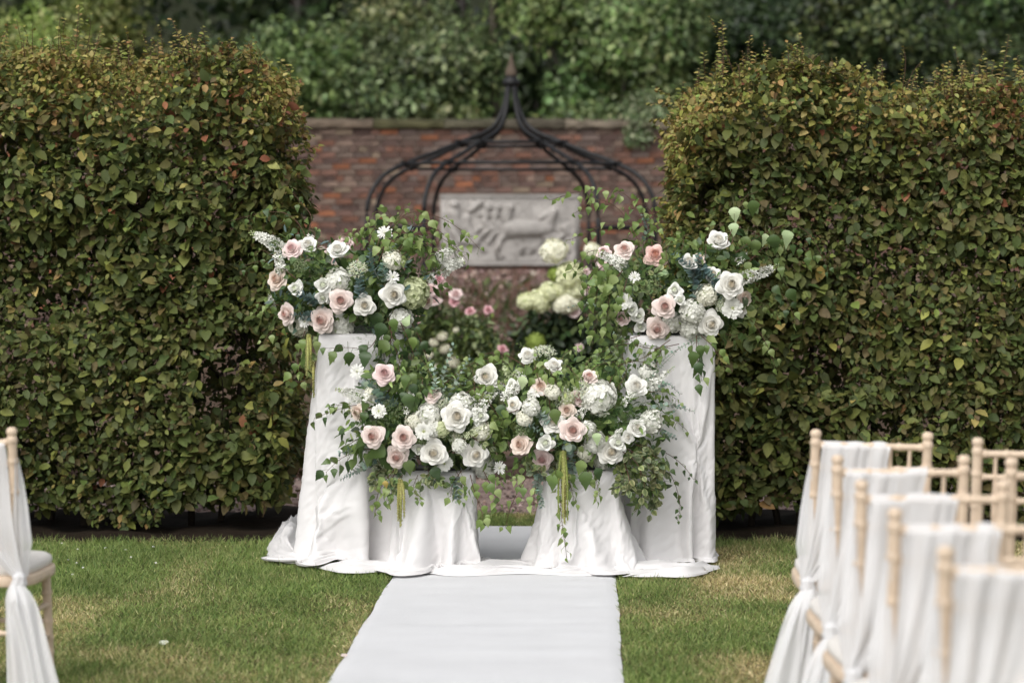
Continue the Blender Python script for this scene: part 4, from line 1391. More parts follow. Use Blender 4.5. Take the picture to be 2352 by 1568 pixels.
    def big(s, u, v, px, f, pal='d', push=0.05):
        """one broad leaf; f = direction of its tip in the picture"""
        p = s.pos(u, v, push)
        L = px * (s.o + p)[1] / F
        ax = nrm(np.array([f[0], rng.normal() * 0.15 - 0.1, f[1]]))
        nn_ = np.array([rng.normal() * 0.25, -1, 0.25 + rng.normal() * 0.25])
        mm = birch_meshes[pal]
        link('leaf', mm[int(rng.integers(0, len(mm)))], s.root, mat4=mat4(frames(ax[None], nn_[None])[0], p - ax * L * 0.5, L))
        a0 = p - ax * L * 0.5
        s.stems.add(*tube(np.array([a0, a0 - ax * L * 0.5 + [0, 0.02, 0.01]]), 0.0011, 4), (0.1, 0.11, 0.05))
    def filler(s, k_, size, pal, tmpl=L_HEDGE, depth=0.7, scale=1.0):
        for (cu, cv, ru, rv) in s.blobs:
            n = int(k_ * ru * rv / 20000)
            d = nrm(rnd3(n))
            rr = scale * (1 - depth * rng.random(n) ** 1.6)
            c = at(cu, cv, s.Y)
            P = c + d * np.array([ru * s.Y / F, s.ry, rv * s.Y / F]) * rr[:, None] - s.o
            n_ = nrm(d + np.array([0, -0.2, 0.5]) + rnd3(n) * 0.45)
            s.fol.scatter(tmpl, frames(d * 0.7 + np.array([0, 0, -0.3]) + rnd3(n) * 0.6, n_), P, size * rng.uniform(0.6, 1.3, n), pick(pal, n))
    def finish(s, hx, hy, zh=0.05):
        s.fol.build('foliage', M_leaf, s.root, kind='stuff')
        s.stems.build('stems', M_stem, s.root, kind='stuff')
        Acc().add(*boxV(-hx, hx, -hy, hy, 0.011, zh), (0.02, 0.022, 0.02)).build('tray', M_iron, s.root, False)

def W(a, rows):
    for r_ in rows:
        kind, var, u, v, d = r_[:5]
        f = r_[5] if len(r_) > 5 else None
        ps = r_[6] if len(r_) > 6 else 0.0
        a.flower(kind, var, u, v, d, f, ps)

# --- upper left
A = Arr('floral arrangement on the tall left plinth, birch arching towards the stone relief', PA, YT - 0.02, 0.24)
A.core((800, 665, 165, 105), (690, 645, 75, 115), (905, 625, 95, 120), (905, 790, 62, 110))
A.filler(520, 0.05, DG + BG[:1], L_HEDGE)
A.filler(260, 0.045, DG + EU_D, L_LONG, 0.5, 1.1)
W(A, [('rose', 'pink', 673, 574, 50, (-0.35, 0.5)), ('rose', 'peach', 640, 642, 52, (-0.6, 0.2)), ('rose', 'blush', 662, 721, 50, (-0.7, 0.0)),
      ('rose', 'blush', 782, 691, 58, (0.05, 0.1), 0.05), ('rose', 'blush', 740, 735, 60, (-0.2, -0.05), 0.05),
      ('rose', 'cup', 707, 566, 46, (0.1, 0.8)), ('rose', 'cup', 776, 578, 52, (-0.1, 0.9)), ('rose', 'white', 836, 701, 56, (0.1, 0.05), 0.04),
      ('rose', 'white', 902, 677, 60, (0.2, 0.05), 0.04), ('rose', 'lisi', 681, 664, 42, (-0.4, 0.3)), ('rose', 'lisi', 743, 655, 42, (-0.1, 0.2), 0.03),
      ('rose', 'lisi', 741, 682, 38, (0.1, -0.3), 0.03), ('rose', 'peach', 977, 691, 40, (0.7, -0.1), -0.02), ('scab', '', 902, 637, 30, (0.2, 0.2), 0.03),
      ('hydrangea', 'white', 782, 752, 66, (0.1, -0.3), 0.0), ('hydrangea', 'white', 922, 734, 56, (0.5, -0.2)),
      ('hydrangea', 'green', 950, 672, 80, (0.5, 0.1), -0.02), ('hydrangea', 'white', 775, 645, 62, (0.1, 0.3), 0.0), ('hydrangea', 'cream', 684, 752, 44, (-0.5, -0.4)),
      ('scab', '', 884, 536, 34, (0.0, 0.4), 0.02), ('hydrangea', 'cream', 902, 598, 50, (0.1, 0.5), 0.0), ('scab', '', 700, 738, 28, (-0.3, 0), 0.05)])
A.spire([(654, 580), (625, 556), (596, 543), (572, 533)], 52, 0.026, 0.03)
A.spire([(648, 625), (640, 600), (632, 585)], 18, 0.02, 0.026, tipgreen=False)
A.spire([(1016, 622), (1035, 608), (1055, 604), (1068, 602)], 46, 0.028, 0.028)
A.spire([(985, 640), (1000, 631), (1013, 624)], 18, 0.014, 0.022, tipgreen=False)
A.spire([(1000, 600), (1022, 582), (1048, 572)], 34, 0.022, 0.026)
A.spire([(630, 708), (622, 688), (618, 668)], 18, 0.009, 0.015)
A.spire([(712, 545), (715, 552), (722, 590)], 14, 0.014, 0.014)
A.euc([(735, 700), (715, 685), (688, 676)], 14, 0.034, EU_D)
A.euc([(722, 728), (700, 726), (672, 724)], 12, 0.03, EU_D)
A.euc([(835, 690), (825, 660), (830, 625)], 14, 0.034, EU_D)
A.euc([(870, 640), (850, 600), (856, 560)], 18, 0.03, EU_D)
A.euc([(890, 650), (880, 615), (905, 560)], 16, 0.03, EU)
A.birch([(870, 600), (905, 520), (945, 488), (1010, 500), (1060, 530), (1105, 575)], 26, 0.05, 'b', 0.9)
A.birch([(860, 590), (880, 530), (920, 496), (928, 470)], 12, 0.045, 'b', 0.7)
A.birch([(890, 600), (950, 540), (1010, 545), (1055, 580)], 20, 0.05, 'b', 1.0)
A.birch([(860, 610), (850, 545), (862, 520), (820, 530), (790, 540)], 16, 0.046, 'b', 0.8)
A.birch([(900, 610), (960, 560), (990, 590), (1000, 625)], 20, 0.052, 'b', 1.0)
A.birch([(870, 580), (900, 545), (930, 535), (960, 560)], 16, 0.05, 'b', 1.0)
A.birch([(880, 590), (930, 530), (985, 515), (1040, 560), (1075, 600)], 22, 0.052, 'b', 0.9)
A.birch([(880, 570), (900, 505), (880, 480), (850, 500), (835, 530)], 16, 0.048, 'b', 0.8)
A.birch([(900, 600), (935, 560), (975, 560), (1010, 590)], 16, 0.052, 'b', 1.0)
A.birch([(690, 600), (700, 540), (660, 492), (600, 490), (520, 510)], 22, 0.052, 'd', 1.1)
A.birch([(700, 560), (715, 500), (690, 465), (670, 440)], 10, 0.045, 'd', 0.8)
A.birch([(680, 640), (640, 610), (600, 600), (555, 612)], 9, 0.04, 'd', 0.8)
A.birch([(870, 770), (845, 800), (800, 798), (745, 800)], 8, 0.066, 'd', 1.0)
A.birch([(870, 740), (880, 800), (885, 850)], 9, 0.085, 'd', 1.1)
A.birch([(890, 730), (905, 790), (925, 850), (935, 905)], 14, 0.07, 'd', 1.1)
A.birch([(920, 740), (945, 800), (960, 860), (965, 915)], 14, 0.062, 'd', 1.1)
A.birch([(940, 730), (970, 790), (985, 840), (995, 880)], 12, 0.05, 'd', 1.1)
A.birch([(900, 760), (895, 830), (915, 900), (905, 930)], 12, 0.07, 'd', 1.1)
A.birch([(700, 760), (690, 800), (680, 850), (665, 880)], 11, 0.062, 'b', 1.0)
A.birch([(680, 750), (650, 745), (620, 765), (605, 790)], 8, 0.045, 'b', 0.9)
A.birch([(720, 770), (705, 820), (690, 870)], 9, 0.055, 'b', 1.0)
for (u, v, px, f, pl) in [(866, 740, 46, (-0.1, -1), 'd'), (905, 748, 34, (0.1, -1), 'b'), (872, 762, 44, (-0.2, -1), 'd'), (948, 790, 34, (-0.3, -1), 'b'), (838, 826, 42, (-0.2, -1), 'd'), (802, 826, 38, (0.1, -1), 'd'), (762, 822, 34, (-0.5, -0.8), 'd'), (878, 800, 44, (-0.6, -0.8), 'd'), (935, 735, 30, (0.3, 0.9), 'p')]:
    A.big(u, v, px, f, pl, 0.07)
A.fern(716, 615, 50, 45, 500, ((0.1, 0.17, 0.04), (0.14, 0.22, 0.06)))
A.fern(850, 760, 40, 40, 300)
for pts in ([(640, 600), (605, 575), (580, 585)], [(720, 590), (735, 550), (720, 525)], [(800, 570), (815, 535), (840, 520)], [(640, 700), (605, 700), (585, 720)], [(960, 620), (1000, 640), (1030, 665)]):
    A.birch(pts, 10, 0.04, 'b', 0.8, 0.0016)
A.umbel(820, 620, 44, False)
A.umbel(690, 610, 34, True)
A.tassel(709, 768, 868, 14, 5)
A.tassel(718, 830, 916, 6, 2)
A.finish(0.14, 0.14)

# --- upper right
B = Arr('floral arrangement on the tall right plinth, topped by one white rose and pale leaves', PB, YT - 0.02, 0.24)
B.core((1560, 690, 150, 100), (1430, 660, 80, 100), (1660, 650, 75, 100), (1450, 830, 80, 55), (1590, 600, 90, 60))
B.filler(520, 0.05, DG + BG[:1], L_HEDGE)
B.filler(260, 0.045, DG + BG, L_LONG, 0.5, 1.1)
W(B, [('rose', 'blush', 1434, 576, 52, (-0.05, 0.55), 0.02), ('rose', 'salmon', 1505, 588, 54, (0.0, 0.4), 0.03), ('rose', 'blush', 1526, 704, 58, (0.0, 0.1), 0.06), ('rose', 'blush', 1509, 754, 58, (-0.05, -0.15), 0.05),
      ('rose', 'pink', 1429, 730, 40, (-0.5, -0.1)), ('rose', 'peach', 1708, 686, 44, (0.7, -0.1)), ('rose', 'pink', 1387, 580, 36, (-0.4, 0.7)),
      ('rose', 'cup', 1648, 557, 60, (0.15, 0.8), 0.0), ('rose', 'white', 1677, 654, 64, (0.1, 0.1), 0.05), ('rose', 'white', 1630, 743, 62, (0.2, -0.1), 0.06),
      ('rose', 'cup', 1582, 604, 48, (0.0, 0.7), 0.0), ('rose', 'white', 1636, 632, 44, (0.1, 0.5), 0.0), ('rose', 'peach', 1605, 596, 34, (0, 0.8), -0.05),
      ('hydrangea', 'white', 1590, 715, 62, (0.0, 0.1), 0.02), ('hydrangea', 'white', 1588, 752, 58, (0.0, -0.3), 0.02), ('hydrangea', 'cream', 1622, 678, 56, (0.1, 0.1), 0.02),
      ('chrys', '', 1682, 708, 48, (0.1, 0.05), 0.06), ('chrys', '', 1434, 692, 38, (-0.2, 0.1), 0.03), ('rose', 'white', 1700, 712, 36, (0.6, -0.1)),
      ('rose', 'lisi', 1549, 667, 38, (-0.1, 0.3), 0.03), ('rose', 'lisi', 1562, 689, 32, (0.0, 0.0), 0.05), ('rose', 'lisi', 1468, 726, 36, (-0.1, 0.1), 0.03), ('rose', 'lisi', 1470, 749, 34, (0, -0.1), 0.03), ('rose', 'lisi', 1452, 712, 34, (-0.2, 0.1), 0.03),
      ('hydrangea', 'white', 1545, 740, 50, (0, -0.2), -0.02), ('scab', '', 1457, 637, 26, (0, 0.2), 0.02)])
B.spire([(1702, 642), (1728, 632), (1760, 622), (1790, 606)], 54, 0.025, 0.028)
B.spire([(1432, 612), (1412, 598), (1390, 588), (1365, 575)], 44, 0.022, 0.026)
B.spire([(1692, 600), (1710, 592), (1712, 572)], 12, 0.01, 0.02)
B.euc([(1606, 640), (1580, 610), (1548, 584)], 18, 0.032, EU_D)
B.euc([(1600, 675), (1604, 630), (1605, 584)], 18, 0.032, EU_D)
B.euc([(1606, 612), (1635, 640), (1658, 680)], 18, 0.032, EU_D)
B.euc([(1600, 690), (1592, 650), (1600, 600)], 12, 0.03, EU_D)
B.euc([(1480, 560), (1488, 520), (1478, 495)], 12, 0.028, EU)
B.euc([(1375, 700), (1340, 698), (1308, 706)], 12, 0.014, EU_L)
B.euc([(1540, 800), (1470, 790), (1410, 765)], 14, 0.012, EU_L)
B.euc([(1620, 770), (1560, 800), (1500, 845)], 16, 0.014, EU_L)
B.birch([(1500, 570), (1480, 500), (1440, 450), (1395, 434), (1330, 440), (1262, 460)], 28, 0.05, 'b', 0.9)
B.birch([(1500, 560), (1470, 520), (1400, 515), (1350, 535), (1306, 552)], 16, 0.045, 'b', 0.9)
B.birch([(1490, 550), (1500, 500), (1480, 470), (1460, 455)], 12, 0.042, 'b', 0.8)
B.birch([(1420, 590), (1370, 575), (1335, 590), (1310, 625)], 14, 0.05, 'b', 1.0)
B.birch([(1430, 600), (1390, 620), (1370, 680), (1365, 740), (1368, 775)], 22, 0.06, 'b', 1.1)
B.birch([(1430, 620), (1405, 660), (1395, 720), (1390, 765)], 20, 0.058, 'b', 1.1)
B.birch([(1400, 600), (1355, 640), (1345, 700), (1345, 755)], 18, 0.055, 'b', 1.1)
B.birch([(1440, 640), (1425, 700), (1420, 760)], 14, 0.055, 'b', 1.1)
B.birch([(1480, 590), (1460, 540), (1420, 480), (1370, 460), (1320, 490)], 20, 0.05, 'b', 1.0)
B.birch([(1480, 560), (1510, 520), (1500, 480)], 10, 0.046, 'b', 0.8)
B.birch([(1720, 600), (1770, 560), (1830, 560), (1870, 600)], 14, 0.056, 'd', 1.0)
B.birch([(1670, 560), (1690, 500), (1710, 455), (1740, 440)], 9, 0.048, 'd', 0.8)
B.birch([(1690, 580), (1740, 545), (1800, 518), (1850, 530), (1890, 590), (1902, 620)], 18, 0.044, 'd', 1.0)
B.birch([(1680, 560), (1690, 540), (1725, 530), (1770, 560)], 12, 0.07, 'd', 1.0)
B.birch([(1690, 600), (1730, 590), (1770, 600), (1800, 640)], 14, 0.06, 'd', 1.0)
B.birch([(1710, 640), (1760, 660), (1800, 680), (1830, 740)], 12, 0.055, 'd', 1.0)
B.birch([(1690, 720), (1730, 740), (1760, 790), (1780, 840)], 12, 0.05, 'b', 0.9)
B.birch([(1640, 760), (1690, 770), (1720, 750)], 10, 0.052, 'd', 1.0)
B.birch([(1600, 770), (1600, 800), (1605, 840), (1612, 875)], 10, 0.066, 'd', 1.1)
B.birch([(1610, 770), (1640, 800), (1660, 840)], 9, 0.055, 'b', 0.8)
B.birch([(1560, 790), (1500, 800), (1440, 790), (1380, 810), (1340, 840)], 22, 0.04, 'b', 0.8)
B.birch([(1540, 780), (1480, 820), (1420, 840), (1390, 870)], 20, 0.04, 'b', 0.8)
B.birch([(1470, 770), (1420, 790), (1380, 840)], 16, 0.042, 'd', 0.8)
B.birch([(1520, 800), (1500, 850), (1470, 880)], 14, 0.042, 'd', 0.9)
for (u, v, px, f, pl) in [(1688, 494, 38, (0.1, -1), 'p'), (1685, 528, 34, (-0.1, -1), 'p'), (1757, 552, 32, (-0.1, -1), 'p'), (1808, 549, 44, (0.1, -1), 'p'), (1730, 480, 42, (0.1, -1), 'd'), (1779, 560, 46, (0.1, -1), 'd'), (1735, 570, 40, (0.0, -1), 'd'), (1820, 680, 38, (0.5, -0.9), 'd'), (1712, 560, 36, (-0.2, -1), 'd'), (1592, 826, 40, (0.1, -1), 'd'), (1606, 848, 34, (0.2, -1), 'd')]:
    B.big(u, v, px, f, pl, 0.06)
B.vari([(1500, 690), (1480, 660), (1450, 650)], 30, 0.035, DG)
B.vari([(1520, 660), (1500, 640), (1520, 620)], 24, 0.035, DG)
B.fern(1470, 620, 40, 40, 300)
for pts in ([(1400, 640), (1360, 620), (1330, 630)], [(1560, 590), (1570, 550), (1555, 520)], [(1620, 590), (1625, 540), (1650, 515)], [(1720, 690), (1760, 700), (1790, 730)], [(1540, 620), (1530, 580), (1545, 550)]):
    B.birch(pts, 10, 0.04, 'b', 0.8, 0.0016)
B.umbel(1500, 660, 40, True)
B.umbel(1660, 700, 34, False)
B.finish(0.14, 0.14)

# --- lower left
C = Arr('floral arrangement on the low left plinth, trio of blush roses above a yellow hanging tassel', PC, YL - 0.02, 0.26)
C.core((970, 990, 150, 100), (870, 980, 80, 95), (1075, 980, 85, 100), (960, 900, 110, 60), (900, 870, 60, 50))
C.filler(560, 0.05, DG + BG[:1], L_HEDGE)
C.filler(260, 0.045, DG + BG, L_LONG, 0.5, 1.1)
W(C, [('rose', 'pink', 882, 860, 54, (0.1, 0.35), 0.03), ('rose', 'blush', 858, 1001, 56, (-0.2, 0.05), 0.04), ('rose', 'blush', 927, 1005, 54, (0.0, 0.15), 0.06), ('rose', 'blush', 912, 1047, 58, (-0.1, -0.15), 0.06),
      ('rose', 'blush', 993, 909, 42, (-0.3, 0.8), 0.0), ('rose', 'peach', 824, 946, 46, (-0.8, -0.1), 0.0),
      ('rose', 'white', 1047, 957, 76, (0.15, 0.15), 0.06), ('rose', 'white', 997, 1038, 62, (-0.05, -0.05), 0.06), ('rose', 'white', 1090, 1042, 62, (0.25, -0.05), 0.05),
      ('hydrangea', 'white', 984, 954, 62, (-0.1, 0.2), 0.02), ('hydrangea', 'white', 1060, 928, 58, (0.2, 0.6), 0.0), ('hydrangea', 'white', 1112, 1068, 62, (0.5, -0.2), 0.0), ('hydrangea', 'cream', 952, 968, 44, (-0.1, 0.1), 0.0),
      ('chrys', '', 974, 990, 40, (-0.1, 0.0), 0.08), ('chrys', '', 1020, 1063, 38, (0.1, -0.2), 0.08), ('scab', '', 821, 853, 34, (-0.3, 0.2), 0.06), ('chrys', '', 871, 945, 34, (-0.2, 0.3), 0.06), ('scab', '', 1146, 1074, 30, (0.5, 0), 0.03),
      ('hydrangea', 'white', 1055, 1024, 36, (0, 0), 0.07), ('rose', 'lisi', 1100, 955, 44, (0.3, 0.2), 0.02), ('hydrangea', 'cream', 1105, 990, 48, (0.3, 0), 0.0),
      ('hydrangea', 'green', 1015, 985, 40, (0, 0), 0.05), ('rose', 'lisi', 962, 1030, 36, (0, 0), 0.02), ('hydrangea', 'white', 1000, 985, 40, (0, 0.2), 0.04), ('hydrangea', 'cream', 855, 905, 40, (-0.3, 0.5), 0.0)])
C.spire([(858, 925), (830, 912), (800, 902), (770, 893)], 50, 0.026, 0.026)
C.spire([(838, 935), (820, 920), (800, 928)], 14, 0.012, 0.018)
C.spire([(1065, 1005), (1100, 985), (1140, 965)], 30, 0.012, 0.016, (0.7, 0.75, 0.5))
C.spire([(1085, 970), (1110, 930), (1140, 895), (1170, 862)], 54, 0.02, 0.024)
C.umbel(895, 945, 68, True)
C.umbel(1024, 990, 44, True)
C.umbel(970, 1005, 34, True)
C.umbel(1045, 1002, 30, False)
C.euc([(888, 920), (860, 892), (830, 875)], 16, 0.036, EU)
C.euc([(915, 935), (890, 915), (868, 925)], 12, 0.034, EU_D)
C.euc([(865, 1050), (825, 1078), (784, 1100)], 22, 0.026, EU)
C.euc([(1010, 930), (1020, 860), (1040, 794)], 20, 0.024, EU_L)
C.euc([(995, 920), (1000, 870), (985, 825)], 16, 0.024, EU_L)
C.euc([(1020, 930), (1050, 870), (1080, 820)], 18, 0.02, EU_L)
C.euc([(1000, 900), (1060, 880), (1130, 850)], 16, 0.012, EU_L)
C.euc([(1040, 1090), (1048, 1120), (1052, 1150)], 12, 0.03, EU)
C.euc([(840, 1030), (815, 1030), (780, 1040)], 14, 0.024, EU)
C.birch([(860, 940), (820, 930), (770, 942), (722, 960)], 9, 0.06, 'd', 1.0)
C.birch([(860, 1030), (820, 1035), (780, 1055), (748, 1085)], 13, 0.07, 'd', 0.7)
C.birch([(850, 1020), (820, 1010), (790, 1030)], 9, 0.066, 'd', 0.7)
C.birch([(905, 1080), (880, 1110), (865, 1145), (862, 1185)], 11, 0.05, 'b', 1.0)
C.birch([(925, 1090), (900, 1120), (890, 1150)], 9, 0.055, 'b', 1.0)
C.birch([(1080, 1090), (1090, 1130), (1105, 1170), (1110, 1195)], 10, 0.056, 'b', 1.1)
C.birch([(1110, 1080), (1130, 1120), (1145, 1160)], 10, 0.05, 'b', 1.1)
C.birch([(1060, 1080), (1040, 1110), (1035, 1140)], 8, 0.05, 'b', 1.0)
C.birch([(1000, 900), (1060, 850), (1110, 825), (1160, 830)], 12, 0.06, 'b', 1.0)
C.birch([(1050, 920), (1090, 890), (1110, 900), (1090, 950)], 14, 0.055, 'b', 1.0)
C.birch([(1110, 950), (1130, 1000), (1140, 1050), (1150, 1100)], 20, 0.05, 'b', 1.0)
C.birch([(1120, 920), (1150, 970), (1155, 1030)], 16, 0.045, 'b', 1.0)
C.birch([(890, 900), (925, 860), (940, 890), (950, 940)], 12, 0.065, 'd', 1.0)
C.birch([(940, 860), (970, 870), (960, 920)], 10, 0.055, 'd', 1.0)
for pts in ([(830, 960), (790, 930), (755, 935)], [(1000, 890), (985, 850), (960, 815)], [(1090, 900), (1085, 850), (1060, 815)], [(1120, 1040), (1150, 1060), (1165, 1100)], [(940, 880), (915, 845), (925, 815)], [(960, 1090), (950, 1120), (965, 1150)], [(1050, 1085), (1062, 1115), (1058, 1150)]):
    C.birch(pts, 11, 0.04, 'b', 0.8, 0.0016)
C.spire([(1080, 930), (1120, 890), (1150, 880)], 26, 0.016, 0.018)
C.spire([(930, 950), (945, 915), (935, 885)], 20, 0.014, 0.018)
C.umbel(1010, 925, 40, False)
C.umbel(870, 1070, 36, False)
C.vari([(880, 1070), (865, 1090), (860, 1120)], 34, 0.036)
C.vari([(920, 1070), (900, 1100), (905, 1125)], 30, 0.036, DG)
C.vari([(980, 1070), (985, 1090), (970, 1110)], 22, 0.036)
C.vari([(1010, 1080), (1000, 1100), (1020, 1110)], 22, 0.036, DG)
C.vari([(1080, 1000), (1110, 1020), (1140, 1030)], 20, 0.034)
for (u, v, px, f, pl) in [(862, 1040, 52, (-0.8, -0.6), 'd'), (880, 1052, 44, (-0.2, -1), 'd'), (940, 925, 44, (0.2, -1), 'd'), (930, 878, 38, (-0.4, -0.9), 'd'), (1002, 1090, 38, (0.3, -1), 'd'), (886, 1113, 20, (0.1, -1), 'y'), (940, 1075, 40, (0.1, -1), 'd')]:
    C.big(u, v, px, f, pl, 0.07)
C.fern(890, 968, 60, 35, 600)
C.fern(1070, 975, 30, 40, 300)
C.tassel(918, 1100, 1212, 20, 7)
C.finish(0.1, 0.1, 0.03)

# --- lower right
D = Arr('floral arrangement on the low right plinth, big white hydrangea head and long trailing greenery', PD, YL - 0.02, 0.26)
D.core((1330, 970, 155, 100), (1220, 960, 85, 110), (1430, 970, 95, 95), (1300, 880, 130, 60), (1470, 1080, 60, 70))
D.filler(540, 0.048, DG + BG[:2], L_HEDGE)
D.filler(300, 0.042, DG + BG, L_LONG, 0.5, 1.1)
W(D, [('rose', 'peach', 1198, 1020, 58, (-0.45, 0.1), 0.04), ('rose', 'blush', 1315, 987, 60, (0.0, 0.05), 0.07), ('rose', 'pink', 1245, 1053, 48, (-0.1, -0.1), 0.05), ('rose', 'blush', 1353, 868, 42, (0, 0.8), 0.0),
      ('rose', 'peach', 1242, 888, 44, (-0.1, 0.4), 0.0), ('rose', 'pink', 1333, 914, 44, (-0.5, 0.2), 0.0), ('rose', 'peach', 1303, 942, 44, (-0.2, 0.2), 0.0),
      ('rose', 'white', 1119, 866, 56, (-0.25, 0.2), 0.03), ('rose', 'cup', 1213, 820, 50, (-0.1, 0.8), 0.0), ('rose', 'cup', 1272, 843, 46, (0.2, 0.9), 0.0), ('rose', 'cup', 1460, 890, 60, (0.15, 0.45), 0.03),
      ('rose', 'white', 1270, 970, 52, (0, 0.3), 0.02), ('rose', 'white', 1402, 1035, 66, (0.1, -0.05), 0.06), ('rose', 'cup', 1460, 984, 48, (0.3, 0.4), 0.02), ('rose', 'lisi', 1418, 1018, 46, (0.2, 0.3), 0.05),
      ('rose', 'lisi', 1177, 888, 40, (-0.1, 0.4), 0.02), ('rose', 'lisi', 1252, 1017, 46, (0, 0.15), 0.07), ('rose', 'cup', 1440, 1005, 36, (0.3, 0.2), 0.03),
      ('hydrangea', 'white', 1377, 911, 84, (0.1, 0.35), 0.06), ('hydrangea', 'white', 1497, 968, 60, (0.5, 0.2), 0.0), ('hydrangea', 'white', 1368, 1014, 54, (0, 0), 0.02), ('hydrangea', 'white', 1384, 1058, 48, (0, -0.3), 0.02), ('hydrangea', 'white', 1490, 856, 50, (0.3, 0.6), -0.02),
      ('hydrangea', 'white', 1220, 935, 44, (-0.1, 0.3), 0.04), ('hydrangea', 'cream', 1205, 960, 40, (-0.2, 0.2), 0.02), ('hydrangea', 'white', 1350, 985, 40, (0, 0.1), 0.03), ('rose', 'white', 1180, 930, 40, (-0.3, 0.2), 0.0), ('scab', '', 1232, 900, 30, (0, 0.4), 0.03), ('hydrangea', 'cream', 1345, 1040, 40, (0, -0.1), 0.02), ('hydrangea', 'green', 1300, 915, 40, (0, 0.4), 0.02), ('hydrangea', 'cream', 1270, 900, 40, (0, 0.4), 0.02)])
D.spire([(1155, 915), (1180, 895), (1200, 865), (1150, 850)], 40, 0.02, 0.024)
D.spire([(1180, 870), (1165, 855), (1155, 835)], 20, 0.014, 0.018, (0.65, 0.72, 0.45))
D.spire([(1486, 892), (1510, 875), (1548, 842)], 30, 0.02, 0.022)
D.spire([(1215, 945), (1222, 920), (1215, 900)], 22, 0.018, 0.022, tipgreen=False)
D.spire([(1502, 985), (1520, 975), (1538, 966)], 12, 0.01, 0.014)
D.spire([(1288, 1080), (1292, 1105), (1300, 1125)], 18, 0.016, 0.02, tipgreen=False)
D.spire([(1412, 1010), (1418, 995), (1428, 985)], 14, 0.014, 0.018, tipgreen=False)
D.umbel(1249, 808, 54, False, True, (0.15, 2.2))
D.umbel(1296, 915, 50, False)
D.umbel(1262, 1062, 40, False)
D.umbel(1200, 985, 34, True)
D.euc([(1240, 935), (1258, 975), (1282, 1020)], 20, 0.034, EU)
D.euc([(1185, 955), (1215, 975), (1250, 1000)], 16, 0.024, EU)
D.euc([(1490, 940), (1540, 930), (1594, 945)], 20, 0.018, EU)
D.euc([(1500, 910), (1530, 880), (1562, 905)], 16, 0.016, EU)
D.euc([(1490, 960), (1520, 990), (1550, 1005)], 16, 0.02, EU)
D.euc([(1500, 980), (1530, 960), (1560, 935)], 14, 0.016, EU_L)
D.euc([(1240, 1080), (1235, 1120), (1246, 1162)], 20, 0.026, EU)
D.euc([(1300, 1010), (1310, 1050), (1318, 1095)], 18, 0.034, EU)
D.euc([(1480, 880), (1510, 850), (1560, 800)], 16, 0.012, EU_L)
D.euc([(1460, 900), (1440, 850), (1400, 800)], 16, 0.012, EU_L)
D.euc([(1255, 860), (1225, 810), (1190, 790)], 10, 0.022, BG)
D.birch([(1290, 1090), (1288, 1150), (1292, 1210), (1302, 1280)], 18, 0.046, 'b', 1.1)
D.birch([(1300, 1080), (1312, 1120), (1318, 1150)], 9, 0.05, 'b', 1.1)
D.birch([(1230, 1070), (1200, 1110), (1175, 1160), (1160, 1212)], 10, 0.05, 'b', 1.0)
D.birch([(1250, 1070), (1230, 1120), (1225, 1160)], 8, 0.05, 'b', 1.0)
D.birch([(1470, 1030), (1520, 1060), (1550, 1110), (1562, 1160), (1556, 1195)], 15, 0.034, 'd', 0.9)
D.birch([(1470, 1020), (1530, 1040), (1570, 1070), (1592, 1100)], 11, 0.034, 'd', 0.8)
D.birch([(1470, 1080), (1475, 1130), (1460, 1175)], 10, 0.04, 'd', 0.9)
D.birch([(1240, 880), (1230, 840), (1260, 850), (1290, 900)], 16, 0.055, 'b', 1.0)
D.birch([(1190, 850), (1170, 880), (1165, 930), (1150, 980)], 18, 0.05, 'b', 1.0)
D.birch([(1210, 860), (1250, 835), (1300, 840), (1330, 870)], 16, 0.052, 'b', 1.0)
D.birch([(1220, 850), (1160, 815), (1110, 815), (1090, 850)], 14, 0.05, 'b', 1.0)
D.birch([(1260, 890), (1265, 950), (1275, 1000)], 14, 0.05, 'b', 1.1)
D.birch([(1330, 960), (1345, 1000), (1350, 1060), (1352, 1100)], 14, 0.052, 'b', 1.1)
D.birch([(1190, 940), (1150, 960), (1140, 1000)], 12, 0.05, 'b', 1.0)
D.birch([(1400, 880), (1420, 840), (1470, 830), (1500, 850)], 18, 0.04, 'd', 0.8)
D.birch([(1350, 880), (1370, 840), (1420, 830)], 14, 0.04, 'b', 0.8)
for pts in ([(1420, 1030), (1460, 1060), (1480, 1110), (1470, 1150)], [(1440, 1030), (1490, 1060), (1510, 1100)], [(1430, 1050), (1445, 1100), (1440, 1130)], [(1450, 1040), (1500, 1080), (1510, 1160)], [(1420, 1060), (1430, 1100), (1415, 1125)], [(1460, 1020), (1500, 1040), (1525, 1080)], [(1480, 1090), (1500, 1140), (1495, 1180)]):
    D.vari(pts, 30, 0.036)
for pts in ([(1190, 900), (1150, 880), (1120, 900)], [(1280, 850), (1300, 810), (1335, 800)], [(1340, 870), (1350, 830), (1380, 810)], [(1420, 890), (1440, 850), (1430, 820)], [(1500, 960), (1540, 960), (1575, 985)], [(1360, 1080), (1372, 1115), (1368, 1145)], [(1200, 1050), (1185, 1085), (1195, 1120)], [(1490, 900), (1530, 900), (1560, 925)]):
    D.birch(pts, 11, 0.04, 'b', 0.8, 0.0016)
D.spire([(1330, 960), (1345, 925), (1340, 895)], 20, 0.014, 0.018)
D.spire([(1430, 930), (1450, 905), (1475, 895)], 20, 0.013, 0.017)
D.umbel(1340, 895, 44, False)
D.vari([(1210, 1060), (1225, 1080), (1250, 1090)], 24, 0.034)
D.vari([(1260, 1060), (1280, 1080), (1300, 1090)], 22, 0.034)
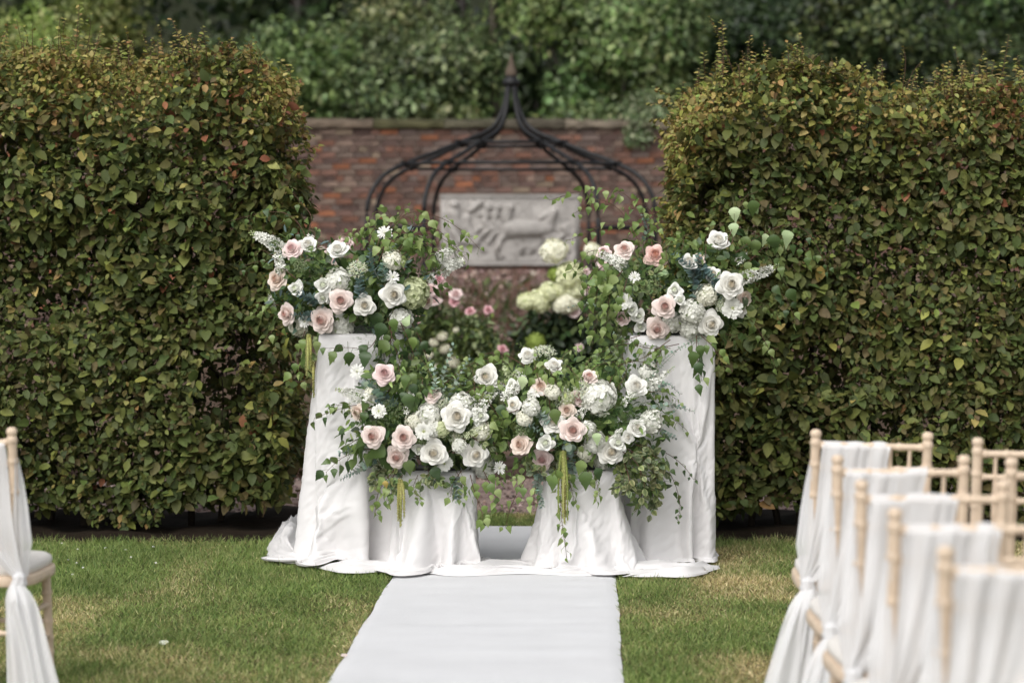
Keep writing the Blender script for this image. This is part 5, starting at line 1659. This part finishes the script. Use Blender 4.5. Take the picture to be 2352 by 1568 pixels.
for (u, v, px, f, pl) in [(1268, 1110, 44, (-0.3, -1), 'b'), (1278, 1098, 40, (-0.1, -1), 'b'), (1345, 1105, 46, (0.1, -1), 'd'), (1375, 1090, 34, (0.4, -1), 'd'), (1333, 1075, 38, (-0.2, -1), 'b'), (1342, 1058, 36, (0.2, -1), 'd'), (1276, 958, 40, (0.2, -1), 'd'), (1371, 1008, 30, (0.1, -1), 'p'), (1152, 945, 34, (0.2, -1), 'd'), (1200, 880, 34, (-0.3, -1), 'p')]:
    D.big(u, v, px, f, pl, 0.08)
D.fern(1432, 952, 70, 40, 800, ((0.05, 0.11, 0.025), (0.08, 0.15, 0.04)))
D.fern(1390, 975, 40, 30, 300)
D.tassel(1293, 1035, 1215, 26, 7)
D.finish(0.1, 0.1, 0.03)

# ------------------------------------------------------------------ flower-bed plants behind
def bush(name, label, cat, u, v0, v1, Y, blobs, pal, leaf, k, group=None, tmpl=L_FAR, w=None):
    x = (u - CU) * Y / F
    t = thing(name, label, cat, (x, Y, 0.12), group=group)
    o = np.array([x, Y, 0.12])
    a = Acc()
    for i, (bu, bv, ru, rv) in enumerate(blobs):
        c = at(bu, bv, Y) - o
        leaf_cloud(a, c, (ru * Y / F, ru * Y / F * 0.8, rv * Y / F), k, leaf, pal, w, tmpl, 0.7, 0.5, 0.4, i * 3 + int(u) % 40)
    a.build('foliage', M_far, t)
    st = Acc()
    for i in range(7):
        b = blobs[i % len(blobs)]
        e = at(b[0] + rng.normal() * b[2] * 0.3, b[1], Y) - o
        limb(st, (rng.normal() * 0.05, rng.normal() * 0.05, 0), e, 0.009, 0.004, (0.06, 0.07, 0.03), 0.08, 7, 5)
    st.build('stems', M_stem, t, kind='stuff')
    return t, o

def heads(t, o, Y, rows, meshes, name, stem_from=None):
    st = Acc()
    for (u, v, d) in rows:
        p = at(u, v, Y - 0.25) - o
        sc = 1.18 * d * Y / F
        f = nrm(np.array([rng.normal() * 0.3, -0.8, 0.7]))
        up = nrm(np.cross(f, rnd3(1)[0]))
        Rm = np.stack([np.cross(up, f), up, f], -1)
        ms = meshes[int(rng.integers(0, len(meshes)))]
        if isinstance(ms, tuple):
            q_ = link(name, ms[0], t, mat4=mat4(Rm, p, sc))
            link('bloom_centre', ms[1], q_)
        else:
            link(name, ms, t, mat4=mat4(Rm, p, sc))
        limb(st, p, (p[0] * 0.8, 0, max(p[2] - 0.4, 0)), 0.004, 0.005, (0.07, 0.1, 0.04), 0.05, 6, 5)
    st.build('flower_stems', M_stem, t, kind='stuff')

PINKR = [rose_meshes('bloom', (0.72, 0.45, 0.47), (0.62, 0.27, 0.33), s, 0.8, 24) for s in (71, 72)]
PALER = [rose_meshes('bloom', (0.8, 0.66, 0.64), (0.72, 0.5, 0.5), s, 0.85, 24) for s in (73, 74)]
HBED = [hydrangea('flower_head', (0.76, 0.78, 0.52), s) for s in (81, 82)]
HBED2 = [hydrangea('flower_head', (0.84, 0.83, 0.68), s) for s in (83, 84)]
HGREEN = [hydrangea('flower_head', (0.28, 0.36, 0.08), s) for s in (85,)]
t, o = bush('rose_bush', 'pink rose bush in the bed beside the left arrangement', 'rose bush', 1020, 0, 0, 18.2, [(1010, 760, 70, 65), (1080, 770, 70, 50), (960, 720, 45, 60), (1030, 860, 90, 60), (1120, 850, 70, 70), (1060, 930, 120, 80)], G_MID + G_LIGHT[:1], 0.06, 520, 'rose bushes in the flower bed')
heads(t, o, 18.2, [(1007, 642, 26), (1043, 694, 28), (1080, 716, 24), (1121, 713, 24), (957, 736, 22), (981, 877, 24), (1154, 803, 24)], PINKR, 'bloom')
heads(t, o, 18.2, [(992, 668, 36), (1047, 678, 32), (999, 692, 30), (1016, 655, 26), (965, 700, 28)], PALER, 'bloom')
t, o = bush('rose_bush', 'rose bush with mauve blooms between left hedge and left arrangement', 'rose bush', 790, 0, 0, 18.8, [(770, 660, 70, 60), (730, 720, 60, 80), (840, 700, 60, 80), (780, 840, 120, 100)], G_MID, 0.06, 520, 'rose bushes in the flower bed')
heads(t, o, 18.8, [(795, 562, 40), (737, 581, 28), (765, 600, 24)], PALER, 'bloom')
t, o = bush('hydrangea_bush', 'white hydrangea bush with large cream heads beside the right arrangement', 'hydrangea', 1290, 0, 0, 19.0, [(1290, 760, 70, 60), (1230, 790, 60, 60), (1340, 800, 70, 90), (1270, 860, 110, 70), (1280, 950, 130, 80)], G_DARK, 0.09, 420, 'hydrangeas in the flower bed')
heads(t, o, 19.0, [(1239, 690, 48), (1262, 668, 44), (1210, 692, 38), (1307, 634, 58), (1320, 662, 46), (1290, 664, 36)], HBED, 'flower_head')
heads(t, o, 19.0, [(1299, 692, 54), (1273, 577, 52), (1362, 576, 34)], HBED2, 'flower_head')
heads(t, o, 19.0, [(1230, 785, 38), (1278, 628, 34), (1090, 815, 24)], HGREEN, 'flower_head')
heads(t, o, 19.0, [(1321, 719, 30), (1331, 798, 20)], PALER, 'bloom')
t, o = bush('rose_bush', 'tall rose bush with pale blooms half hidden behind the right arrangement', 'rose bush', 1400, 0, 0, 19.6, [(1400, 700, 60, 90), (1440, 640, 60, 70), (1420, 850, 100, 100)], G_MID, 0.06, 480, 'rose bushes in the flower bed')
heads(t, o, 19.6, [(1364, 640, 34), (1352, 668, 28), (1385, 610, 28), (1345, 625, 22)], PALER, 'bloom')
t, o = bush('yarrow', 'yarrow with small flat white heads low behind the left arrangement', 'yarrow', 1010, 0, 0, 17.2, [(1010, 850, 60, 60), (960, 880, 50, 60)], G_LIGHT[2:3] + G_MID, 0.05, 420, None, L_LONG)
YAR = [hydrangea('flower_head', (0.62, 0.6, 0.48), 91, 60, 0.28, 0.12)]
heads(t, o, 17.2, [(1016, 772, 22), (997, 786, 20), (1021, 800, 24), (1047, 757, 14), (1040, 831, 26), (985, 815, 18), (1000, 845, 22)], YAR, 'flower_head')
t, o = bush('leafy_shrub', 'dark leafy shrub low in the bed behind the gap between the front arrangements', 'shrub', 1180, 0, 0, 17.6, [(1180, 900, 80, 60), (1130, 950, 90, 70), (1230, 950, 80, 70), (1170, 1000, 60, 40)], G_DARK + G_MID[:1], 0.07, 420)
# pink haze of perennials in front of the wall
lab = ['pink-flowered perennial under the left end of the stone relief', 'pink-flowered perennial under the middle of the stone relief', 'pink-flowered perennial under the right half of the stone relief', 'pink-flowered perennial behind the pink rose bush', 'pink-flowered perennial behind the tall right arrangement', 'pink-flowered perennial behind the tall left arrangement']
for i, (u, Y) in enumerate([(1035, 27.5), (1120, 26.5), (1205, 27.5), (1080, 23.0), (1400, 26.5), (930, 26.5)]):
    x = (u - CU) * Y / F
    t = thing('pink_perennial', lab[i], 'perennial', (x, Y, 0.12), group='pink perennials below the wall')
    a = Acc()
    k = 420
    top = EYE - (622 - HV) * Y / F - 0.12
    P = np.stack([rng.normal(0, 0.24, k), rng.normal(0, 0.4, k), top * (1 - rng.random(k) ** 1.5 * 0.75)], 1)
    c = pick([(0.3, 0.2, 0.17), (0.2, 0.13, 0.11), (0.5, 0.38, 0.34), (0.13, 0.085, 0.065)], k)
    a.scatter(FLORET, frames(rnd3(k), nrm(np.array([0, -0.6, 0.6]) + rnd3(k) * 0.5)), P, rng.uniform(0.03, 0.065, k), c)
    a.build('florets', M_petal, t, kind='stuff')
    a = Acc()
    for j in range(40):
        p = P[j]
        a.add(*tube(np.array([(p[0] * 0.4, p[1] * 0.4, 0), p * [0.8, 0.8, 0.6], p]), 0.004, 4), (0.14, 0.07, 0.05))
    k = 260
    P2 = np.stack([rng.normal(0, 0.28, k), rng.normal(0, 0.3, k), top * rng.random(k) * 0.9], 1)
    a.scatter(L_LONG, frames(np.array([0, 0, 0.6]) + rnd3(k) * 0.6, rnd3(k)), P2, rng.uniform(0.08, 0.16, k), pick([(0.09, 0.12, 0.04), (0.11, 0.09, 0.05), (0.06, 0.08, 0.03)], k))
    a.build('foliage', M_far, t, kind='stuff')

# small weed in the gravel beside the left plinth
t = thing('weed', 'small green weed growing in the gravel beside the tall left plinth', 'weed', ((716 - CU) * 14.5 / F, 14.5, 0))
a = Acc()
leaf_cloud(a, (0, 0, 0.05), (0.045, 0.045, 0.06), 60, 0.04, G_MID, shell=0.9)
a.build('foliage', M_leaf, t)

# daisies in the lawn
DAISY = daisyish('daisy', (0.8, 0.8, 0.78), 9, ((14, 0.5, 80),), (0.6, 0.5, 0.08))
for (zx, zy) in [(605, 806), (722, 818), (880, 800), (752, 860), (445, 815), (415, 958), (440, 893), (477, 920), (353, 780), (895, 893), (392, 875)]:
    u, v = zx * 0.4, 940.8 + zy * 0.4
    Y = F * EYE / (v - HV)
    q_ = link('daisy', DAISY, None, mat4=mat4(np.array([[1, 0, 0], [0, 0.8, -0.6], [0, 0.6, 0.8]]), at(u, v - 6, Y), 0.012))
    tag(q_, 'tiny white daisy in the grass below the left hedge', 'daisy', 'daisies in the lawn')
q_ = link('fallen_petal', np_mesh('fallen_petal', L_ROUND[0], L_ROUND[1], np.array((0.7, 0.72, 0.6)), M_petal), None, mat4=mat4(np.array([[1, 0, 0], [0, 0.9, -0.4], [0, 0.4, 0.9]]), at(375, 1480, F * EYE / (1486 - HV)), 0.036))
tag(q_, 'pale petal fallen on the lawn left of the runner', 'petal')
q_ = link('fallen_petal', np_mesh('fallen_petal', L_ROUND[0], L_ROUND[1], np.array((0.75, 0.62, 0.6)), M_petal), None, mat4=mat4(np.array([[1, 0, 0], [0, 0.9, -0.4], [0, 0.4, 0.9]]), at(790, 1508, F * EYE / (1514 - HV)), 0.026))
tag(q_, 'small pink petal lying at the left edge of the white runner', 'petal')

# ------------------------------------------------------------------ chairs
WD = (0.66, 0.525, 0.395)
def ringed(p, q_, r0, r1, rings, n=60, sides=12):
    p, q_ = np.asarray(p, float), np.asarray(q_, float)
    t = np.linspace(0, 1, n)
    r = r0 + (r1 - r0) * t
    for x in rings:
        r = r + 0.0042 * np.exp(-((t - x) / 0.012) ** 2)
    return tube(p + (q_ - p) * t[:, None], r, sides)

def chair_parts():
    parts = []
    # back posts carry on down as the rear legs
    for sx in (-1, 1):
        a = Acc()
        a.add(*ringed((sx * 0.178, -0.235, 0.0), (sx * 0.178, -0.185, 0.44), 0.012, 0.0165, (0.3, 0.42, 0.78)), WD)
        a.add(*ringed((sx * 0.178, -0.185, 0.435), (sx * 0.178, -0.262, 0.893), 0.0165, 0.0155, (0.22, 0.6, 0.82, 0.97), 70), WD)
        V, Fc = lathe([(0.0155, -0.01), (0.0125, 0.0), (0.0125, 0.003), (0.0175, 0.01), (0.0185, 0.017), (0.016, 0.025), (0.009, 0.03), (0.0, 0.031)], 14)
        a.add(V + [sx * 0.178, -0.2625, 0.892], Fc, WD)
        parts.append(('back_post', a.mesh('back_post', M_wood), None))
    for sx in (-1, 1):
        a = Acc().add(*ringed((sx * 0.195, 0.215, 0.0), (sx * 0.18, 0.185, 0.40), 0.0115, 0.017, (0.28, 0.4, 0.55, 0.8)), WD)
        parts.append(('leg', a.mesh('leg', M_wood), None))
    def yb(z):
        return -0.185 - 0.077 * (z - 0.44) / 0.45
    for nm, z, r in (('top_rail', 0.872, 0.0105), ('back_rail', 0.80, 0.0085), ('back_rail', 0.52, 0.0095)):
        a = Acc().add(*ringed((-0.178, yb(z), z), (0.178, yb(z), z), r, r, (0.06, 0.25, 0.5, 0.75, 0.94)), WD)
        parts.append((nm, a.mesh(nm, M_wood), None))
    for i in range(5):
        x = -0.12 + 0.06 * i
        a = Acc()
        p, q_ = (x, yb(0.52), 0.52), (x * 1.02, yb(0.872), 0.872)
        t = np.linspace(0, 1, 40)
        r = 0.0062 + 0.0035 * np.exp(-((t - 0.5) / 0.2) ** 2) + 0.003 * np.exp(-((t - 0.2) / 0.015) ** 2) + 0.003 * np.exp(-((t - 0.8) / 0.015) ** 2)
        P = np.array(p) + (np.array(q_) - np.array(p)) * t[:, None]
        a.add(*tube(P, r, 9), WD)
        parts.append(('spindle', a.mesh('spindle', M_wood), None))
    # seat: rounded frame
    th = np.linspace(0, 2 * math.pi, 60, endpoint=False)
    n = 5
    rr = (np.abs(np.cos(th) / 0.228) ** n + np.abs(np.sin(th) / 0.212) ** n) ** (-1 / n)
    sq = np.stack([rr * np.cos(th) * (1 + 0.03 * np.sin(th)), rr * np.sin(th)], 1)
    V = []
    prof_ = [(0.86, 0.39), (0.985, 0.39), (1.0, 0.397), (1.0, 0.417), (0.985, 0.425), (0.86, 0.425)]
    for k_, z in prof_:
        V.append(np.column_stack([sq * k_, np.full(60, z)]))
    a = Acc().add(np.concatenate(V), grid_faces(60, len(prof_), True), WD)
    a.add(np.concatenate([V[-1], V[0]]), grid_faces(60, 2, True), WD)
    parts.append(('seat', a.mesh('seat', M_wood), None))
    V = []
    for k_, z in [(0.86, 0.417), (0.93, 0.427), (0.96, 0.44), (0.95, 0.455), (0.88, 0.465), (0.6, 0.471), (0.25, 0.473), (0.01, 0.473)]:
        V.append(np.column_stack([sq * k_, np.full(60, z)]))
    a = Acc().add(np.concatenate(V), grid_faces(60, 8, True), (0.74, 0.71, 0.67))
    parts.append(('seat_pad', a.mesh('seat_pad', M_pad), None))
    for (p, q_) in (((-0.187, 0.2, 0.28), (-0.178, -0.205, 0.28)), ((0.187, 0.2, 0.28), (0.178, -0.205, 0.28)), ((-0.19, 0.2, 0.22), (0.19, 0.2, 0.22)), ((-0.178, -0.205, 0.24), (0.178, -0.205, 0.24)), ((-0.187, 0.2, 0.17), (-0.178, -0.215, 0.17)), ((0.187, 0.2, 0.17), (0.178, -0.215, 0.17))):
        a = Acc().add(*ringed(p, q_, 0.0085, 0.0085, (0.15, 0.5, 0.85)), WD)
        parts.append(('stretcher', a.mesh('stretcher', M_wood), None))
    return parts
CP = chair_parts()

def place_chair(u, v, label, rz, side, roll=0.0, group='limed wooden banquet chairs'):
    """(u, v) is the finial of the back post at local x = side*0.178"""
    Y = F * (EYE - 0.915) / (v - HV)
    X = (u - CU) * Y / F
    lx, ly = side * 0.178, -0.262
    ox = X - (lx * math.cos(rz) - ly * math.sin(rz))
    oy = Y - (lx * math.sin(rz) + ly * math.cos(rz))
    t = thing('banquet_chair', label, 'chair', (ox, oy, 0), rz, group)
    t.rotation_euler = (0, roll, rz)
    for nm, me_, _ in CP:
        link(nm, me_, t)
    return t

def sash_mesh(side, seed, wide=0.235):
    """cloth over the top rail, gathered round the aisle-side back post at seat height, with a long tail.
       built for side=-1 (aisle post at x=-0.178); mirrored for +1"""
    r = np.random.default_rng(seed)
    a = Acc()
    n, m = 60, 56
    gx, gz, gy = -0.192, 0.412, -0.218
    U, S = np.meshgrid(np.linspace(0, 1, n), np.linspace(0, 1, m))
    def yb(z):
        return -0.185 - 0.077 * (z - 0.44) / 0.45
    ztop = 0.872 + 0.0135
    for layer in (0, 1, 2):
        z = ztop + (gz + 0.015 - ztop) * S
        if layer == 0:     # over the rail and down the rear face, covering more and more of the post
            xl = np.interp(S, [0, 0.12, 0.45, 0.62, 0.85, 1], [-0.156, -0.162, -0.172, -0.180, -0.196, gx - 0.018])
            xr = np.interp(S, [0, 0.12, 0.3, 0.5, 0.7, 0.85, 0.93, 1], [-0.158 + wide, -0.158 + wide * 0.95, 0.05, 0.02, -0.045, -0.10, -0.14, gx + 0.022])
            y = yb(z) - 0.020 - 0.024 * smooth(S, 0.2, 0.7)
            am = 0.0085
        elif layer == 1:   # front half, seen between the spindles
            xl = np.interp(S, [0, 0.3, 0.7, 1], [-0.155, -0.158, -0.17, gx])
            xr = np.interp(S, [0, 0.3, 0.6, 0.85, 1], [-0.158 + wide * 0.95, 0.03, -0.06, -0.13, gx + 0.015])
            y = yb(z) + 0.017 - 0.05 * smooth(S, 0.8, 1)
            am = 0.006
        else:              # the front half coming round the outer side of the post
            S2 = 0.14 + 0.86 * S
            z = ztop + (gz + 0.015 - ztop) * S2
            xl = np.interp(S2, [0.14, 0.3, 0.5, 0.75, 0.92, 1], [-0.194, -0.208, -0.221, -0.232, -0.218, gx - 0.024])
            xr = np.interp(S2, [0.14, 0.35, 0.6, 0.8, 1], [-0.190, -0.184, -0.176, -0.176, gx + 0.01])
            y = yb(z) + 0.012 - U * 0.03 - 0.02 * smooth(S2, 0.3, 0.8)
            am = 0.004
        x = xl + (xr - xl) * U
        Uw = U + 0.09 * noise(U * 3.1, S * 1.1, layer, seed)
        fold = 0.4 * np.sin(Uw * 4.3 * 2 * math.pi + layer) * (0.3 + 0.7 * smooth(S, 0.0, 0.35)) * (0.55 + 0.6 * noise(U * 2.3, S * 0.9, 0, seed + 2))
        fold += 1.1 * noise(Uw * 6.5, S * 0.8, layer, seed + 3) + 0.35 * noise(Uw * 15, S * 1.1, layer, seed + 5)
        y = y + am * fold * (1 - 0.5 * smooth(S, 0.8, 1)) * smooth(S, -0.1, 0.12)
        if layer < 2:
            y = np.where(S < 0.03, yb(z) + (-0.014 if layer == 0 else 0.014) * (S / 0.03), y)
            z = z + 0.005 * noise(U * 6, 0 * S, 0, seed + 6) * (1 - S)
        V = np.stack([x, y, z], -1).reshape(-1, 3)
        a.add(V, grid_faces(n, m))
    # knot
    kn = []
    for i in range(13):
        ph = math.pi * i / 12
        rr_ = math.sin(ph) * (0.024 + 0.003 * math.sin(i * 2.1))
        kn.append((max(rr_, 0.0005), gz + 0.034 * math.cos(ph)))
    V, Fc = lathe(kn, 22)
    ang = np.arctan2(V[:, 1], V[:, 0])
    V[:, :2] *= (1 + 0.12 * np.sin(ang * 7 + V[:, 2] * 60))[:, None]
    a.add(V + [gx, gy - 0.004, 0.0], Fc)
    # tail: two overlapping sheets that flare towards the ground
    for layer in (0, 1):
        z = gz - 0.005 - (gz - 0.045 - 0.03 * layer) * S
        wl = np.interp(S, [0, 0.07, 0.16, 0.35, 0.65, 1], [0.016, 0.036, 0.05, 0.064, 0.078, 0.095]) * (1.0 if layer == 0 else 0.8)
        cx = gx - np.interp(S, [0, 0.3, 1], [0.0, 0.018, 0.055]) + 0.012 * layer
        x = cx + (U - 0.5) * 2 * wl
        ph = (U - 0.5) * math.pi
        y = gy - 0.02 - (0.03 + 0.02 * layer) * np.cos(ph) * smooth(S, -0.1, 0.2) + 0.05 * S * layer
        y = y + (0.006 * np.sin(U * 3.2 * 2 * math.pi + layer * 2 + 2.5 * noise(U * 2, S * 1.4, layer, seed + 4)) + 0.014 * noise(U * 4.5 + 0.6 * S, S * 1.1, layer, seed + 8)) * smooth(S, 0, 0.3)
        z = z + 0.02 * noise(U * 3, S * 0, layer, seed + 9) * S
        V = np.stack([x, y, z], -1).reshape(-1, 3)
        a.add(V, grid_faces(n, m))
    me_ = None
    if side > 0:
        a.V = [v * np.array([-1, 1, 1]) for v in a.V]
    return a.mesh('chair_sash', M_chiffon)

SASH_R = [sash_mesh(-1, s, w_) for s, w_ in ((3, 0.22), (7, 0.235), (12, 0.225))]
SASH_L = sash_mesh(1, 5, 0.22)

rows = [(1861, 993, 'front'), (1924, 1050, 'second'), (1979, 1108, 'third'), (2056, 1173, 'fourth'), (2172, 1262, 'nearest')]
chl = ['chiffon-draped wooden chair at the aisle end of the right-hand front row, nearest the hedge',
       'chiffon-draped wooden chair second from the hedge in the right-hand aisle line',
       'wooden chair in the middle of the five chiffon-draped aisle chairs on the right',
       'chiffon-draped wooden chair just beyond the nearest one on the right of the aisle',
       'nearest wooden chair on the right of the aisle, almost hidden by its white chiffon']
shl = ['white chiffon sash on the farthest aisle chair on the right, tail closest to the flowers',
       'white chiffon sash on the second aisle chair from the hedge on the right',
       'white chiffon sash on the middle of the five aisle chairs on the right',
       'white chiffon sash on the aisle chair just beyond the nearest one on the right',
       'large blurred white chiffon sash on the nearest right-hand aisle chair']
rots = [-0.07, -0.02, 0.0, 0.02, -0.03]
for i, (u, v, _) in enumerate(rows):
    c_ = place_chair(u, v, chl[i], rots[i], -1, 0.02 if i == 0 else 0.0)
    q_ = link('chair_sash', SASH_R[i % 3], None)
    q_.location = c_.location
    q_.rotation_euler = c_.rotation_euler
    tag(q_, shl[i], 'chair sash', 'white chiffon sashes tied on the aisle chairs')
place_chair(2239, 1011, 'bare wooden chair with no sash in the right front row, beside the draped aisle chair', -0.06, -1, 0.01)
place_chair(2323, 1057, 'bare wooden chair with no sash in the second row, at the right picture edge', -0.02, -1)
c_ = place_chair(27, 986, 'wooden chair with ivory seat pad at the left picture edge, beside the aisle', -0.05, 1)
q_ = link('chair_sash', SASH_L, None)
q_.location = c_.location
q_.rotation_euler = c_.rotation_euler
tag(q_, 'white chiffon sash tied round the back post of the chair on the left', 'chair sash', 'white chiffon sashes tied on the aisle chairs')
